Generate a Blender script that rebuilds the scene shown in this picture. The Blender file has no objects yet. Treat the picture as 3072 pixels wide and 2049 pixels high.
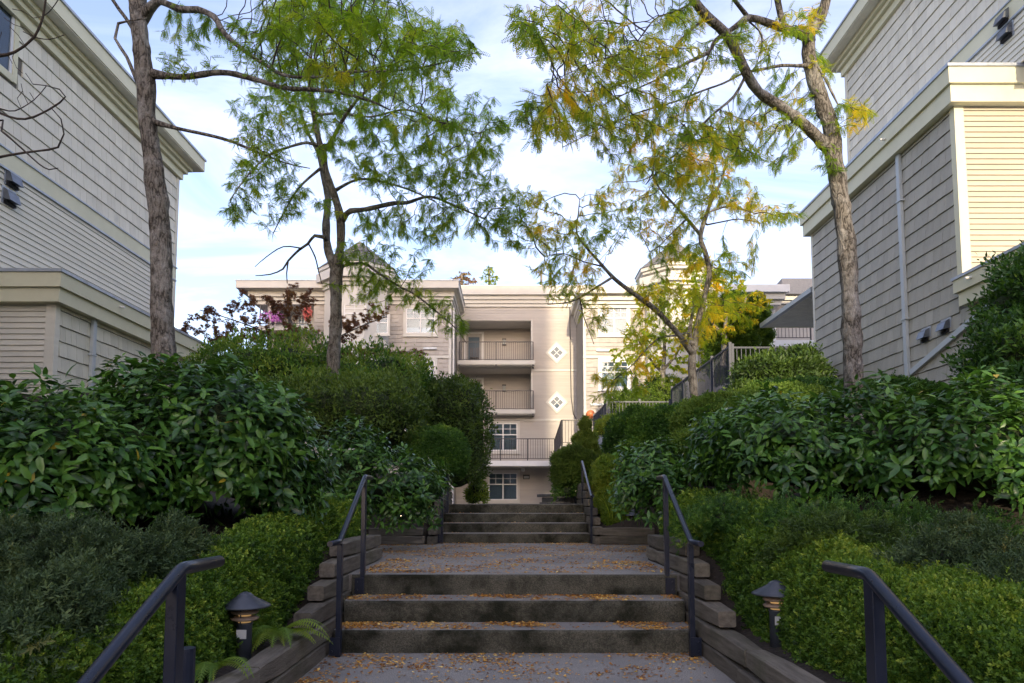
import bpy, bmesh, math, random
import numpy as np
from mathutils import Vector, Matrix

# ------------------------------------------------------------------ camera, sky, sun, exposure
SC = bpy.context.scene
F, HOR = 2048.0, 1510.0                      # focal length and eye level, in pixels of the 3072 x 2049 photograph
TILT = math.radians(4.3)
PPY = HOR - F * math.tan(TILT)
CZ = 1.139                                   # eye height above the lower landing (z = 0)
cam_d = bpy.data.cameras.new('camera'); cam = bpy.data.objects.new('camera', cam_d)
SC.collection.objects.link(cam); SC.camera = cam
cam.location = (0, 0, CZ); cam.rotation_euler = (math.pi / 2 + TILT, 0, 0)
cam_d.sensor_width = 36.0; cam_d.lens = 36.0 * F / 3072.0
cam_d.shift_y = (PPY - 1024.5) / 3072.0
cam_d.clip_start = 0.05; cam_d.clip_end = 3000

SUN_AZ, SUN_EL = math.radians(177), math.radians(16)
world = bpy.data.worlds.new('World'); SC.world = world; world.use_nodes = True
wn, wl = world.node_tree.nodes, world.node_tree.links
wn.clear()
w_out = wn.new('ShaderNodeOutputWorld'); w_bg = wn.new('ShaderNodeBackground')
sky = wn.new('ShaderNodeTexSky'); sky.sky_type = 'NISHITA'; sky.sun_disc = False
sky.sun_elevation = SUN_EL; sky.sun_rotation = SUN_AZ
sky.air_density = 1.0; sky.dust_density = 2.2; sky.ozone_density = 2.0
tc = wn.new('ShaderNodeTexCoord')
# wispy high cloud, laid out on a flat layer overhead (direction divided by its height)
sep = wn.new('ShaderNodeSeparateXYZ'); wl.new(tc.outputs['Generated'], sep.inputs[0])
zz = wn.new('ShaderNodeMath'); zz.operation = 'MAXIMUM'; wl.new(sep.outputs['Z'], zz.inputs[0]); zz.inputs[1].default_value = 0.0
za = wn.new('ShaderNodeMath'); za.operation = 'ADD'; wl.new(zz.outputs[0], za.inputs[0]); za.inputs[1].default_value = 0.16
vd = wn.new('ShaderNodeVectorMath'); vd.operation = 'DIVIDE'
cmb = wn.new('ShaderNodeCombineXYZ')
for i in range(3): wl.new(za.outputs[0], cmb.inputs[i])
wl.new(tc.outputs['Generated'], vd.inputs[0]); wl.new(cmb.outputs[0], vd.inputs[1])
wmap = wn.new('ShaderNodeMapping'); wmap.inputs['Rotation'].default_value = (0, 0, math.radians(35))
wmap.inputs['Scale'].default_value = (0.9, 2.0, 1.0); wmap.inputs['Location'].default_value = (3.1, 0.7, 0)
wl.new(vd.outputs[0], wmap.inputs[0])
n1 = wn.new('ShaderNodeTexNoise'); n1.inputs['Scale'].default_value = 1.1; n1.inputs['Detail'].default_value = 9
n1.inputs['Roughness'].default_value = 0.6; n1.inputs['Distortion'].default_value = 0.7
wl.new(wmap.outputs[0], n1.inputs['Vector'])
cr = wn.new('ShaderNodeValToRGB'); cr.color_ramp.elements[0].position = 0.40; cr.color_ramp.elements[1].position = 0.74
cr.color_ramp.elements[0].color = (0.14, 0.14, 0.14, 1); cr.color_ramp.elements[1].color = (0.92, 0.92, 0.92, 1)
wl.new(n1.outputs['Fac'], cr.inputs[0])
mixc = wn.new('ShaderNodeMix'); mixc.data_type = 'RGBA'
wl.new(cr.outputs[0], mixc.inputs['Factor']); wl.new(sky.outputs[0], mixc.inputs['A'])
# cloud: its own whiteness plus light scattered from the sky behind it, so it brightens towards the sun as real veil cloud does
cadd = wn.new('ShaderNodeMix'); cadd.data_type = 'RGBA'; cadd.blend_type = 'ADD'; cadd.inputs['Factor'].default_value = 1.0
cadd.inputs['A'].default_value = (2.25, 2.15, 2.75, 1); wl.new(sky.outputs[0], cadd.inputs['B']); wl.new(cadd.outputs['Result'], mixc.inputs['B'])
wbal = wn.new('ShaderNodeMix'); wbal.data_type = 'RGBA'; wbal.blend_type = 'MULTIPLY'; wbal.inputs['Factor'].default_value = 1.0
wl.new(mixc.outputs['Result'], wbal.inputs['A']); wbal.inputs['B'].default_value = (1.06, 0.955, 0.96, 1)   # warm tint balancing the colour of the whole sky
wl.new(wbal.outputs['Result'], w_bg.inputs['Color']); w_bg.inputs['Strength'].default_value = 0.1417
wl.new(w_bg.outputs[0], w_out.inputs['Surface'])

sun_d = bpy.data.lights.new('sun', 'SUN'); sun = bpy.data.objects.new('sun', sun_d); SC.collection.objects.link(sun)
sun_d.energy = 2.0; sun_d.angle = math.radians(0.55); sun_d.color = (1.0, 0.83, 0.58)
_s = Vector((math.sin(SUN_AZ) * math.cos(SUN_EL), math.cos(SUN_AZ) * math.cos(SUN_EL), math.sin(SUN_EL)))
sun.rotation_euler = _s.to_track_quat('Z', 'Y').to_euler(); sun.location = _s * 60
vs = SC.view_settings
vs.view_transform = 'Standard'; vs.look = 'None'; vs.exposure = 1.433; vs.gamma = 1.0; vs.use_curve_mapping = False
SC.cycles.max_bounces = 8; SC.cycles.diffuse_bounces = 4; SC.cycles.transparent_max_bounces = 12

# ------------------------------------------------------------------ helpers
COL = SC.collection
CT, ST = math.cos(TILT), math.sin(TILT)
def at(px, py, Y):
    """the point at distance Y straight ahead that is seen at photograph pixel (px, py)"""
    u, v = (px - 1536.0) / F, (PPY - py) / F
    s = Y / (CT - v * ST)
    return Vector((u * s, Y, CZ + (ST + v * CT) * s))
def proj(p):
    x, y, z = p[0], p[1], p[2] - CZ
    d = y * CT + z * ST
    return 1536.0 + F * x / d, PPY - F * (-y * ST + z * CT) / d, d
def atx(px, py, X):
    """the point on the upright plane x = X"""
    u, v = (px - 1536.0) / F, (PPY - py) / F
    s = X / u
    return Vector((X, s * (CT - v * ST), CZ + (ST + v * CT) * s))
def rng(seed): return np.random.default_rng(seed)
def nrm(a): return a / np.maximum(np.linalg.norm(a, axis=-1, keepdims=True), 1e-9)

class Waves:
    """cheap smooth 3-D noise in about -1..1"""
    def __init__(self, seed, scale, k=7):
        r = rng(seed); d = nrm(r.normal(size=(k, 3)))
        self.f = d * (2 * math.pi / scale) * r.uniform(0.5, 1.6, (k, 1)); self.p = r.uniform(0, 6.28, k); self.k = k
    def __call__(self, P):
        return np.sin(P @ self.f.T + self.p).sum(1) / math.sqrt(self.k / 2.0) * 0.6

def tag(o, label=None, cat=None, group=None, kind=None):
    if label: o['label'] = label
    if cat: o['category'] = cat
    if group: o['group'] = group
    if kind: o['kind'] = kind
    return o
def link(name, me, m=None, parent=None, loc=None):
    o = bpy.data.objects.new(name, me); COL.objects.link(o)
    if m is not None and not me.materials: me.materials.append(m)
    if loc is not None: o.location = loc
    if parent is not None: o.parent = parent
    return o
def thing(name, label, cat, loc=(0, 0, 0), group=None):
    o = bpy.data.objects.new(name, None); COL.objects.link(o); o.location = loc; o.empty_display_size = 0.1
    return tag(o, label, cat, group)

class MB:
    """collects faces and builds them as one mesh object"""
    def __init__(self): self.v, self.f, self.off = [], [], Vector((0, 0, 0))
    def add(self, vs, fs):
        n = len(self.v); self.v += [tuple(p) for p in vs]; self.f += [tuple(i + n for i in q) for q in fs]; return self
    def box(self, x0, x1, y0, y1, z0, z1):
        return self.add([(x0, y0, z0), (x1, y0, z0), (x1, y1, z0), (x0, y1, z0), (x0, y0, z1), (x1, y0, z1), (x1, y1, z1), (x0, y1, z1)],
                        [(0, 3, 2, 1), (4, 5, 6, 7), (0, 1, 5, 4), (1, 2, 6, 5), (2, 3, 7, 6), (3, 0, 4, 7)])
    def obox(self, c, ux, uy, uz):
        """box round centre c with half-extent vectors"""
        c, ux, uy, uz = Vector(c), Vector(ux), Vector(uy), Vector(uz)
        vs = [c + sx * ux + sy * uy + sz * uz for sz in (-1, 1) for sx, sy in ((-1, -1), (1, -1), (1, 1), (-1, 1))]
        return self.add(vs, [(0, 3, 2, 1), (4, 5, 6, 7), (0, 1, 5, 4), (1, 2, 6, 5), (2, 3, 7, 6), (3, 0, 4, 7)])
    def bar(self, a, b, w, h, up=(0, 0, 1)):
        a, b = Vector(a), Vector(b); d = (b - a); L = d.length; d.normalize()
        s = d.cross(Vector(up))
        if s.length < 1e-4: s = d.cross(Vector((0, 1, 0)))
        s.normalize(); u = s.cross(d)
        return self.obox((a + b) / 2, d * (L / 2), s * (w / 2), u * (h / 2))
    def tube(self, pts, rad, n=8, cap=True):
        pts = [Vector(p) for p in pts]
        if not hasattr(rad, '__len__'): rad = [rad] * len(pts)
        base = len(self.v); u = None
        for i, p in enumerate(pts):
            d = (pts[min(i + 1, len(pts) - 1)] - pts[max(i - 1, 0)])
            if d.length < 1e-9: d = Vector((0, 0, 1))
            d.normalize()
            if u is None:
                u = d.cross(Vector((0.3, 0.9, 0.1)));
                if u.length < 1e-3: u = d.cross(Vector((1, 0, 0)))
            else: u = u - d * u.dot(d)
            u.normalize(); w = d.cross(u)
            for k in range(n):
                t = 2 * math.pi * k / n
                self.v.append(tuple(p + (u * math.cos(t) + w * math.sin(t)) * rad[i]))
        for i in range(len(pts) - 1):
            for k in range(n):
                a = base + i * n + k; b = base + i * n + (k + 1) % n
                self.f.append((a, b, b + n, a + n))
        if cap:
            self.f.append(tuple(base + k for k in reversed(range(n)))); e = base + (len(pts) - 1) * n
            self.f.append(tuple(e + k for k in range(n)))
        return self
    def lathe(self, c, prof, n=20):
        """prof: (radius, z) pairs from the bottom up, round the upright axis through c"""
        base = len(self.v); c = Vector(c)
        for r, z in prof:
            for k in range(n):
                t = 2 * math.pi * k / n
                self.v.append((c.x + r * math.cos(t), c.y + r * math.sin(t), c.z + z))
        for i in range(len(prof) - 1):
            for k in range(n):
                a = base + i * n + k; b = base + i * n + (k + 1) % n
                self.f.append((a, b, b + n, a + n))
        self.f.append(tuple(base + k for k in reversed(range(n)))); e = base + (len(prof) - 1) * n
        self.f.append(tuple(e + k for k in range(n)))
        return self
    def mesh(self, name):
        me = bpy.data.meshes.new(name); me.from_pydata(self.v, [], self.f); me.update(); return me
    def build(self, name, m, parent=None, smooth=False, bevel=0):
        me = self.mesh(name)
        if bevel:
            bm = bmesh.new(); bm.from_mesh(me)
            bmesh.ops.bevel(bm, geom=bm.edges[:], offset=bevel, segments=2, affect='EDGES', profile=0.5)
            bm.to_mesh(me); bm.free()
        if smooth:
            me.polygons.foreach_set('use_smooth', [True] * len(me.polygons))
        return link(name, me, m, parent)

# ------------------------------------------------------------------ materials
def mk(name):
    m = bpy.data.materials.new(name); m.use_nodes = True
    nt = m.node_tree; return m, nt.nodes, nt.links, nt.nodes['Principled BSDF']
def surf(name, col, col2=None, scale=6.0, detail=6, rough=0.7, rvar=0.0, bump=0.0, bscale=60.0, objvar=0.0, stretch=None,
         spec=0.4, metal=0.0, isl=0.0, stain=None, sscale=1.3, slo=0.5, shi=0.75):
    """paint, stone, wood: two tones by noise, a random shade per piece, fine relief, and stains with a shape of their own"""
    m, N, L, b = mk(name)
    col2 = col2 or tuple(c * 0.82 for c in col)
    t = N.new('ShaderNodeTexCoord'); mp = N.new('ShaderNodeMapping')
    L.new(t.outputs['Object'], mp.inputs[0])
    if stretch: mp.inputs['Scale'].default_value = stretch
    # offset each piece so that copies differ
    oi = N.new('ShaderNodeObjectInfo'); ml = N.new('ShaderNodeVectorMath'); ml.operation = 'SCALE'
    ad = N.new('ShaderNodeVectorMath'); ad.operation = 'ADD'
    L.new(oi.outputs['Random'], ml.inputs['Scale']); ml.inputs[0].default_value = (37.0, 19.0, 53.0)
    L.new(t.outputs['Object'], ad.inputs[0]); L.new(ml.outputs[0], ad.inputs[1]); L.new(ad.outputs[0], mp.inputs[0])
    n = N.new('ShaderNodeTexNoise'); n.inputs['Scale'].default_value = scale; n.inputs['Detail'].default_value = detail
    n.inputs['Roughness'].default_value = 0.62; L.new(mp.outputs[0], n.inputs['Vector'])
    r = N.new('ShaderNodeValToRGB'); r.color_ramp.elements[0].position = 0.32; r.color_ramp.elements[1].position = 0.68
    r.color_ramp.elements[0].color = (*col2, 1); r.color_ramp.elements[1].color = (*col, 1)
    L.new(n.outputs['Fac'], r.inputs[0]); c = r.outputs[0]
    if stain:
        n2 = N.new('ShaderNodeTexNoise'); n2.inputs['Scale'].default_value = sscale; n2.inputs['Detail'].default_value = 8
        n2.inputs['Roughness'].default_value = 0.65; L.new(ad.outputs[0], n2.inputs['Vector'])
        r2 = N.new('ShaderNodeValToRGB'); r2.color_ramp.elements[0].position = slo; r2.color_ramp.elements[1].position = shi
        L.new(n2.outputs['Fac'], r2.inputs[0])
        mx = N.new('ShaderNodeMix'); mx.data_type = 'RGBA'
        L.new(r2.outputs[0], mx.inputs['Factor']); L.new(c, mx.inputs['A']); mx.inputs['B'].default_value = (*stain, 1); c = mx.outputs['Result']
    if objvar:
        h = N.new('ShaderNodeHueSaturation'); mr = N.new('ShaderNodeMapRange')
        L.new(oi.outputs['Random'], mr.inputs['Value']); mr.inputs['To Min'].default_value = 1 - objvar; mr.inputs['To Max'].default_value = 1 + objvar
        L.new(mr.outputs[0], h.inputs['Value']); L.new(c, h.inputs['Color']); c = h.outputs[0]
    if isl:
        ge = N.new('ShaderNodeNewGeometry'); h2 = N.new('ShaderNodeHueSaturation'); mi = N.new('ShaderNodeMapRange')
        L.new(ge.outputs['Random Per Island'], mi.inputs['Value']); mi.inputs['To Min'].default_value = 1 - isl; mi.inputs['To Max'].default_value = 1 + isl
        L.new(mi.outputs[0], h2.inputs['Value']); L.new(c, h2.inputs['Color']); c = h2.outputs[0]
    L.new(c, b.inputs['Base Color'])
    b.inputs['Roughness'].default_value = rough; b.inputs['Metallic'].default_value = metal
    b.inputs['Specular IOR Level'].default_value = spec
    if rvar:
        mr = N.new('ShaderNodeMapRange'); L.new(n.outputs['Fac'], mr.inputs['Value'])
        mr.inputs['To Min'].default_value = rough - rvar; mr.inputs['To Max'].default_value = rough + rvar; L.new(mr.outputs[0], b.inputs['Roughness'])
    if bump:
        nb = N.new('ShaderNodeTexNoise'); nb.inputs['Scale'].default_value = bscale; nb.inputs['Detail'].default_value = 5
        L.new(mp.outputs[0], nb.inputs['Vector']); bp = N.new('ShaderNodeBump'); bp.inputs['Strength'].default_value = bump
        bp.inputs['Distance'].default_value = 0.02; L.new(nb.outputs['Fac'], bp.inputs['Height']); L.new(bp.outputs[0], b.inputs['Normal'])
    return m
def leafmat(name, stops, rough=0.45, trans=0.35, spec=0.5, tgain=1.6):
    """leaves: colour by the per-leaf 'tint' value, light passing through"""
    m, N, L, b = mk(name)
    a = N.new('ShaderNodeAttribute'); a.attribute_name = 'tint'
    r = N.new('ShaderNodeValToRGB'); el = r.color_ramp.elements
    while len(el) < len(stops): el.new(0.5)
    for e, (p, c) in zip(el, stops): e.position = p; e.color = (*c, 1)
    L.new(a.outputs['Fac'], r.inputs[0]); L.new(r.outputs[0], b.inputs['Base Color'])
    b.inputs['Roughness'].default_value = rough; b.inputs['Specular IOR Level'].default_value = spec
    tr = N.new('ShaderNodeBsdfTranslucent'); g = N.new('ShaderNodeMix'); g.data_type = 'RGBA'; g.blend_type = 'MULTIPLY'
    g.inputs['Factor'].default_value = 1; L.new(r.outputs[0], g.inputs['A']); g.inputs['B'].default_value = (tgain * 1.1, tgain, tgain * 0.45, 1)
    L.new(g.outputs['Result'], tr.inputs['Color'])
    mx = N.new('ShaderNodeMixShader'); mx.inputs[0].default_value = trans
    L.new(b.outputs[0], mx.inputs[1]); L.new(tr.outputs[0], mx.inputs[2]); L.new(mx.outputs[0], N['Material Output'].inputs['Surface'])
    return m
def glassmat(name, tint=(0.75, 0.82, 0.88), refl=0.35):
    m, N, L, b = mk(name); N.remove(b)
    t = N.new('ShaderNodeBsdfTransparent'); t.inputs[0].default_value = (*tint, 1)
    g = N.new('ShaderNodeBsdfGlossy'); g.inputs['Roughness'].default_value = 0.02; g.inputs['Color'].default_value = (0.7, 0.75, 0.8, 1)
    fr = N.new('ShaderNodeLayerWeight'); fr.inputs['Blend'].default_value = refl
    mx = N.new('ShaderNodeMixShader'); mr = N.new('ShaderNodeMapRange'); L.new(fr.outputs['Fresnel'], mr.inputs['Value'])
    mr.inputs['To Min'].default_value = refl * 0.7; mr.inputs['To Max'].default_value = 1.0
    L.new(mr.outputs[0], mx.inputs[0]); L.new(t.outputs[0], mx.inputs[1]); L.new(g.outputs[0], mx.inputs[2])
    L.new(mx.outputs[0], N['Material Output'].inputs['Surface']); return m
def glow(name, col, s):
    m, N, L, b = mk(name); b.inputs['Base Color'].default_value = (*col, 1); b.inputs['Emission Color'].default_value = (*col, 1)
    b.inputs['Emission Strength'].default_value = s; return m

M = {}
M['siding'] = surf('greige painted siding', (0.735, 0.70, 0.575), (0.675, 0.64, 0.52), 1.4, rough=0.75, bump=0.12, bscale=90, objvar=0.05, stretch=(1, 1, 9), isl=0.03, stain=(0.55, 0.53, 0.45), sscale=1.6, slo=0.56, shi=0.85)
M['shingle'] = surf('greige painted shingle', (0.745, 0.71, 0.585), (0.685, 0.65, 0.53), 2.2, rough=0.8, bump=0.25, bscale=70, objvar=0.06, isl=0.06, stretch=(3, 3, 0.5), stain=(0.56, 0.54, 0.46), sscale=2.5, slo=0.55, shi=0.9)
M['wing_shingle'] = surf('warm beige painted wing shingle', (0.70, 0.665, 0.53), (0.63, 0.60, 0.47), 2.2, rough=0.8, bump=0.25, bscale=70, objvar=0.06, isl=0.07, stretch=(3, 3, 0.5), stain=(0.53, 0.50, 0.39), sscale=2.5, slo=0.55, shi=0.9)
M['shade_taupe_shingle'] = surf('taupe wing shingle toned for shade', (0.44, 0.42, 0.345), (0.38, 0.36, 0.295), 2.2, rough=0.8, bump=0.25, bscale=70, objvar=0.06, isl=0.07, stretch=(3, 3, 0.5), stain=(0.32, 0.31, 0.265), sscale=2.5, slo=0.55, shi=0.9)  # darker than the left wing: this wall's deeper shade is put into the colour
M['cream_lap'] = surf('cream painted lap siding', (0.50, 0.45, 0.345), (0.46, 0.41, 0.31), 1.4, rough=0.75, bump=0.12, bscale=90, objvar=0.04, stretch=(1, 1, 9), stain=(0.42, 0.37, 0.28), sscale=1.4, slo=0.56, shi=0.9)
M['trim'] = surf('cream painted trim', (0.70, 0.675, 0.475), (0.64, 0.615, 0.425), 2.0, rough=0.6, bump=0.05, bscale=60, stain=(0.45, 0.42, 0.30), sscale=1.1, slo=0.58, shi=0.95)
M['soffit'] = surf('pale vented soffit', (0.78, 0.76, 0.64), rough=0.7, scale=3)
M['flash'] = surf('weathered metal flashing', (0.46, 0.50, 0.55), (0.34, 0.37, 0.40), 5, rough=0.45, metal=0.3, stain=(0.22, 0.22, 0.19), sscale=3, slo=0.55, shi=0.8)
M['spout'] = surf('pale blue grey painted downspout', (0.50, 0.54, 0.54), (0.45, 0.49, 0.49), 3, rough=0.5)
M['vent'] = surf('grey metal vent hood', (0.20, 0.22, 0.24), (0.13, 0.14, 0.16), 8, rough=0.4, metal=0.6)
M['shade_backing'] = surf('dark backing behind the shingles', (0.17, 0.155, 0.13), rough=0.95)  # dark tone imitates shadow in the gaps between the courses
M['dark'] = surf('dark interior', (0.03, 0.03, 0.032), rough=0.9)
M['far_lap'] = surf('beige pink lap siding', (0.46, 0.43, 0.385), (0.425, 0.395, 0.355), 1.0, rough=0.75, stretch=(1, 1, 6), isl=0.04, stain=(0.48, 0.42, 0.36), sscale=0.7, slo=0.52, shi=0.85)
M['far_shingle'] = surf('grey beige shingle siding', (0.43, 0.395, 0.35), (0.37, 0.34, 0.30), 2.5, rough=0.8, isl=0.10)
M['far_trim'] = surf('cream white trim', (0.55, 0.535, 0.48), (0.50, 0.485, 0.435), 2.0, rough=0.55)
M['white'] = surf('white painted trim', (0.72, 0.72, 0.70), (0.66, 0.66, 0.64), 3.0, rough=0.5)
M['roof'] = surf('grey asphalt roof shingle', (0.20, 0.19, 0.185), (0.12, 0.12, 0.12), 14, rough=0.9, bump=0.3, bscale=40)
M['glass'] = glassmat('window glass', refl=0.07)
M['blind'] = surf('white window blind', (0.42, 0.45, 0.44), rough=0.7, scale=3)
M['door'] = surf('grey balcony door', (0.42, 0.40, 0.37), rough=0.6)
M['iron'] = surf('dark bronze railing metal', (0.055, 0.052, 0.055), (0.045, 0.042, 0.045), 5, rough=0.45, spec=0.5)
M['rail'] = surf('blue black painted steel', (0.016, 0.021, 0.038), (0.010, 0.014, 0.026), 9, rough=0.30, rvar=0.1, spec=0.5, stain=(0.035, 0.036, 0.042), sscale=6, slo=0.55, shi=0.8)
M['fence'] = surf('blue grey painted fence', (0.035, 0.048, 0.08), (0.025, 0.035, 0.058), 6, rough=0.4)
M['tread'] = surf('exposed aggregate concrete', (0.38, 0.355, 0.315), (0.175, 0.163, 0.144), 120, detail=3, rough=0.85, bump=0.6, bscale=140, stain=(0.17, 0.165, 0.155), sscale=1.2, slo=0.42, shi=0.7)
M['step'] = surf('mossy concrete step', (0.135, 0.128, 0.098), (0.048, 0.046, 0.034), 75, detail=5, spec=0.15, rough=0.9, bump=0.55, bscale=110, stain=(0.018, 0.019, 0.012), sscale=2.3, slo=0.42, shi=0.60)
M['timber'] = surf('weathered landscape timber', (0.195, 0.170, 0.132), (0.085, 0.073, 0.056), 3.0, detail=9, rough=0.85, bump=0.55, bscale=22, objvar=0.28, stretch=(9, 1.0, 11), stain=(0.07, 0.075, 0.035), sscale=2.5, slo=0.5, shi=0.8)
M['timber_x'] = surf('weathered cross timber', (0.195, 0.170, 0.132), (0.085, 0.073, 0.056), 3.0, detail=9, rough=0.85, bump=0.55, bscale=22, objvar=0.28, stretch=(1.0, 9, 11), stain=(0.07, 0.075, 0.035), sscale=2.5, slo=0.5, shi=0.8)
M['plank'] = surf('tan wood planks', (0.26, 0.19, 0.11), (0.16, 0.115, 0.065), 3.0, detail=8, rough=0.8, bump=0.4, bscale=20, objvar=0.2, stretch=(9, 1, 9), stain=(0.10, 0.11, 0.045), sscale=2, slo=0.5, shi=0.8)
M['soil'] = surf('dark bark mulch soil', (0.045, 0.034, 0.024), (0.018, 0.014, 0.011), 24, detail=8, rough=0.95, bump=0.8, bscale=30)
M['block'] = surf('grey concrete block', (0.17, 0.17, 0.165), (0.09, 0.09, 0.088), 20, rough=0.9, bump=0.5, bscale=60, objvar=0.15)
M['conc'] = surf('pale stained concrete', (0.40, 0.41, 0.41), (0.27, 0.28, 0.29), 3, rough=0.85, bump=0.2, bscale=40, stain=(0.15, 0.16, 0.16), sscale=4)
M['lampmetal'] = surf('slate grey lamp metal', (0.05, 0.06, 0.075), (0.035, 0.04, 0.052), 9, rough=0.38, spec=0.5)
M['louvre'] = surf('tan lamp louvre', (0.34, 0.25, 0.19), (0.26, 0.19, 0.14), 9, rough=0.5)
M['sticker'] = surf('white sticker', (0.7, 0.7, 0.68), rough=0.5)
M['lampglow'] = glow('warm lit lamp lens', (1.0, 0.62, 0.25), 0.10)
M['lampglow2'] = glow('bright warm lamp lens', (1.0, 0.80, 0.50), 3.3)
M['orange'] = surf('orange glazed ball', (0.62, 0.20, 0.07), (0.50, 0.14, 0.05), 4, rough=0.3)
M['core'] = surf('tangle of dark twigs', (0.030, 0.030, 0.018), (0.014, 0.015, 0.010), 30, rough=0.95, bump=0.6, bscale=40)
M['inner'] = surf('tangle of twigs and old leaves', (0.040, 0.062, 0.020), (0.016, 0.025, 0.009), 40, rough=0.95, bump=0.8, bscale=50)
M['pink'] = surf('magenta petunia flowers', (0.50, 0.09, 0.45), (0.60, 0.25, 0.60), 30, rough=0.6)
M['red'] = surf('red flowers', (0.60, 0.06, 0.05), (0.65, 0.25, 0.20), 30, rough=0.6)

def barkmat(name, a, b2, c):
    m, N, L, b = mk(name)
    t = N.new('ShaderNodeTexCoord'); mp = N.new('ShaderNodeMapping'); mp.inputs['Scale'].default_value = (1, 1, 0.30); L.new(t.outputs['Object'], mp.inputs[0])
    nz = N.new('ShaderNodeTexNoise'); nz.inputs['Scale'].default_value = 9; nz.inputs['Detail'].default_value = 4; L.new(mp.outputs[0], nz.inputs['Vector'])
    mv = N.new('ShaderNodeMix'); mv.data_type = 'RGBA'; mv.inputs['Factor'].default_value = 0.25; L.new(mp.outputs[0], mv.inputs['A']); L.new(nz.outputs['Color'], mv.inputs['B'])
    v = N.new('ShaderNodeTexVoronoi'); v.feature = 'DISTANCE_TO_EDGE'; v.inputs['Scale'].default_value = 17; L.new(mv.outputs['Result'], v.inputs['Vector'])
    r = N.new('ShaderNodeValToRGB'); r.color_ramp.elements[0].position = 0.0; r.color_ramp.elements[1].position = 0.16
    r.color_ramp.elements[0].color = (*b2, 1); r.color_ramp.elements[1].color = (*a, 1); L.new(v.outputs['Distance'], r.inputs[0])
    n2 = N.new('ShaderNodeTexNoise'); n2.inputs['Scale'].default_value = 3.2; n2.inputs['Detail'].default_value = 7; n2.inputs['Roughness'].default_value = 0.7; L.new(t.outputs['Object'], n2.inputs['Vector'])
    r2 = N.new('ShaderNodeValToRGB'); r2.color_ramp.elements[0].position = 0.47; r2.color_ramp.elements[1].position = 0.66; L.new(n2.outputs['Fac'], r2.inputs[0])
    mx = N.new('ShaderNodeMix'); mx.data_type = 'RGBA'; L.new(r2.outputs[0], mx.inputs['Factor']); L.new(r.outputs[0], mx.inputs['A']); mx.inputs['B'].default_value = (*c, 1)
    n3 = N.new('ShaderNodeTexNoise'); n3.inputs['Scale'].default_value = 60; n3.inputs['Detail'].default_value = 4; L.new(t.outputs['Object'], n3.inputs['Vector'])
    m3 = N.new('ShaderNodeMix'); m3.data_type = 'RGBA'; m3.blend_type = 'MULTIPLY'; m3.inputs['Factor'].default_value = 0.7
    L.new(mx.outputs['Result'], m3.inputs['A']); L.new(n3.outputs['Fac'], m3.inputs['B'])
    g = N.new('ShaderNodeMix'); g.data_type = 'RGBA'; g.blend_type = 'MULTIPLY'; g.inputs['Factor'].default_value = 1; L.new(m3.outputs['Result'], g.inputs['A']); g.inputs['B'].default_value = (1.5, 1.5, 1.5, 1)
    L.new(g.outputs['Result'], b.inputs['Base Color']); b.inputs['Roughness'].default_value = 0.9; b.inputs['Specular IOR Level'].default_value = 0.2
    ad = N.new('ShaderNodeMath'); ad.operation = 'MULTIPLY_ADD'; L.new(n3.outputs['Fac'], ad.inputs[0]); ad.inputs[1].default_value = 0.15; L.new(v.outputs['Distance'], ad.inputs[2])
    bp = N.new('ShaderNodeBump'); bp.inputs['Strength'].default_value = 0.9; bp.inputs['Distance'].default_value = 0.03; L.new(ad.outputs[0], bp.inputs['Height']); L.new(bp.outputs[0], b.inputs['Normal'])
    return m
M['bark'] = barkmat('grey brown furrowed bark', (0.185, 0.168, 0.145), (0.032, 0.027, 0.022), (0.33, 0.32, 0.30))
M['bark2'] = barkmat('grey bark', (0.20, 0.182, 0.158), (0.055, 0.047, 0.039), (0.31, 0.30, 0.28))
M['twig'] = surf('dark twig bark', (0.075, 0.060, 0.048), (0.045, 0.036, 0.030), 20, rough=0.9)
# ------------------------------------------------------------------ ground, paths, stairs
def zpath(y):
    return float(np.interp(y, [-30, 0.6, 2.2, 5.0, 6.1, 10.4, 11.8, 14, 40], [-0.75, -0.7, 0, 0, 0.527, 0.527, 1.09, 1.07, 1.03]))
def hw(y): return float(np.interp(y, [0, 7.5, 7.65, 10.2, 10.35, 11.9, 12.2, 16, 20], [1.5, 1.5, 2.3, 2.3, 1.3, 1.3, 1.6, 2.0, 3.0]))
def ground_z(x, y):
    p = zpath(y); w = hw(y); ax = abs(x)
    if ax < w: return p - 0.30
    rise = 0.33 if x > 0 else 0.30
    z = p + 0.18 + rise * (ax - w)
    if y > 13: z = p + 0.18 + rise * min(ax - w, 6) * 1.1
    if y > 27: z = 1.02 if -5 < x < 3.3 else (3.6 if x > 3.3 else 2.4)
    if x > 5.62 and y > 17.3: z = max(z, 4.0)
    if x > 3.36 and y > 23.72: z = max(z, 3.7)
    if y < 1.5: z = min(z, p + 0.8 + 0.1 * ax)
    return min(z, 4.2)
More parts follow.
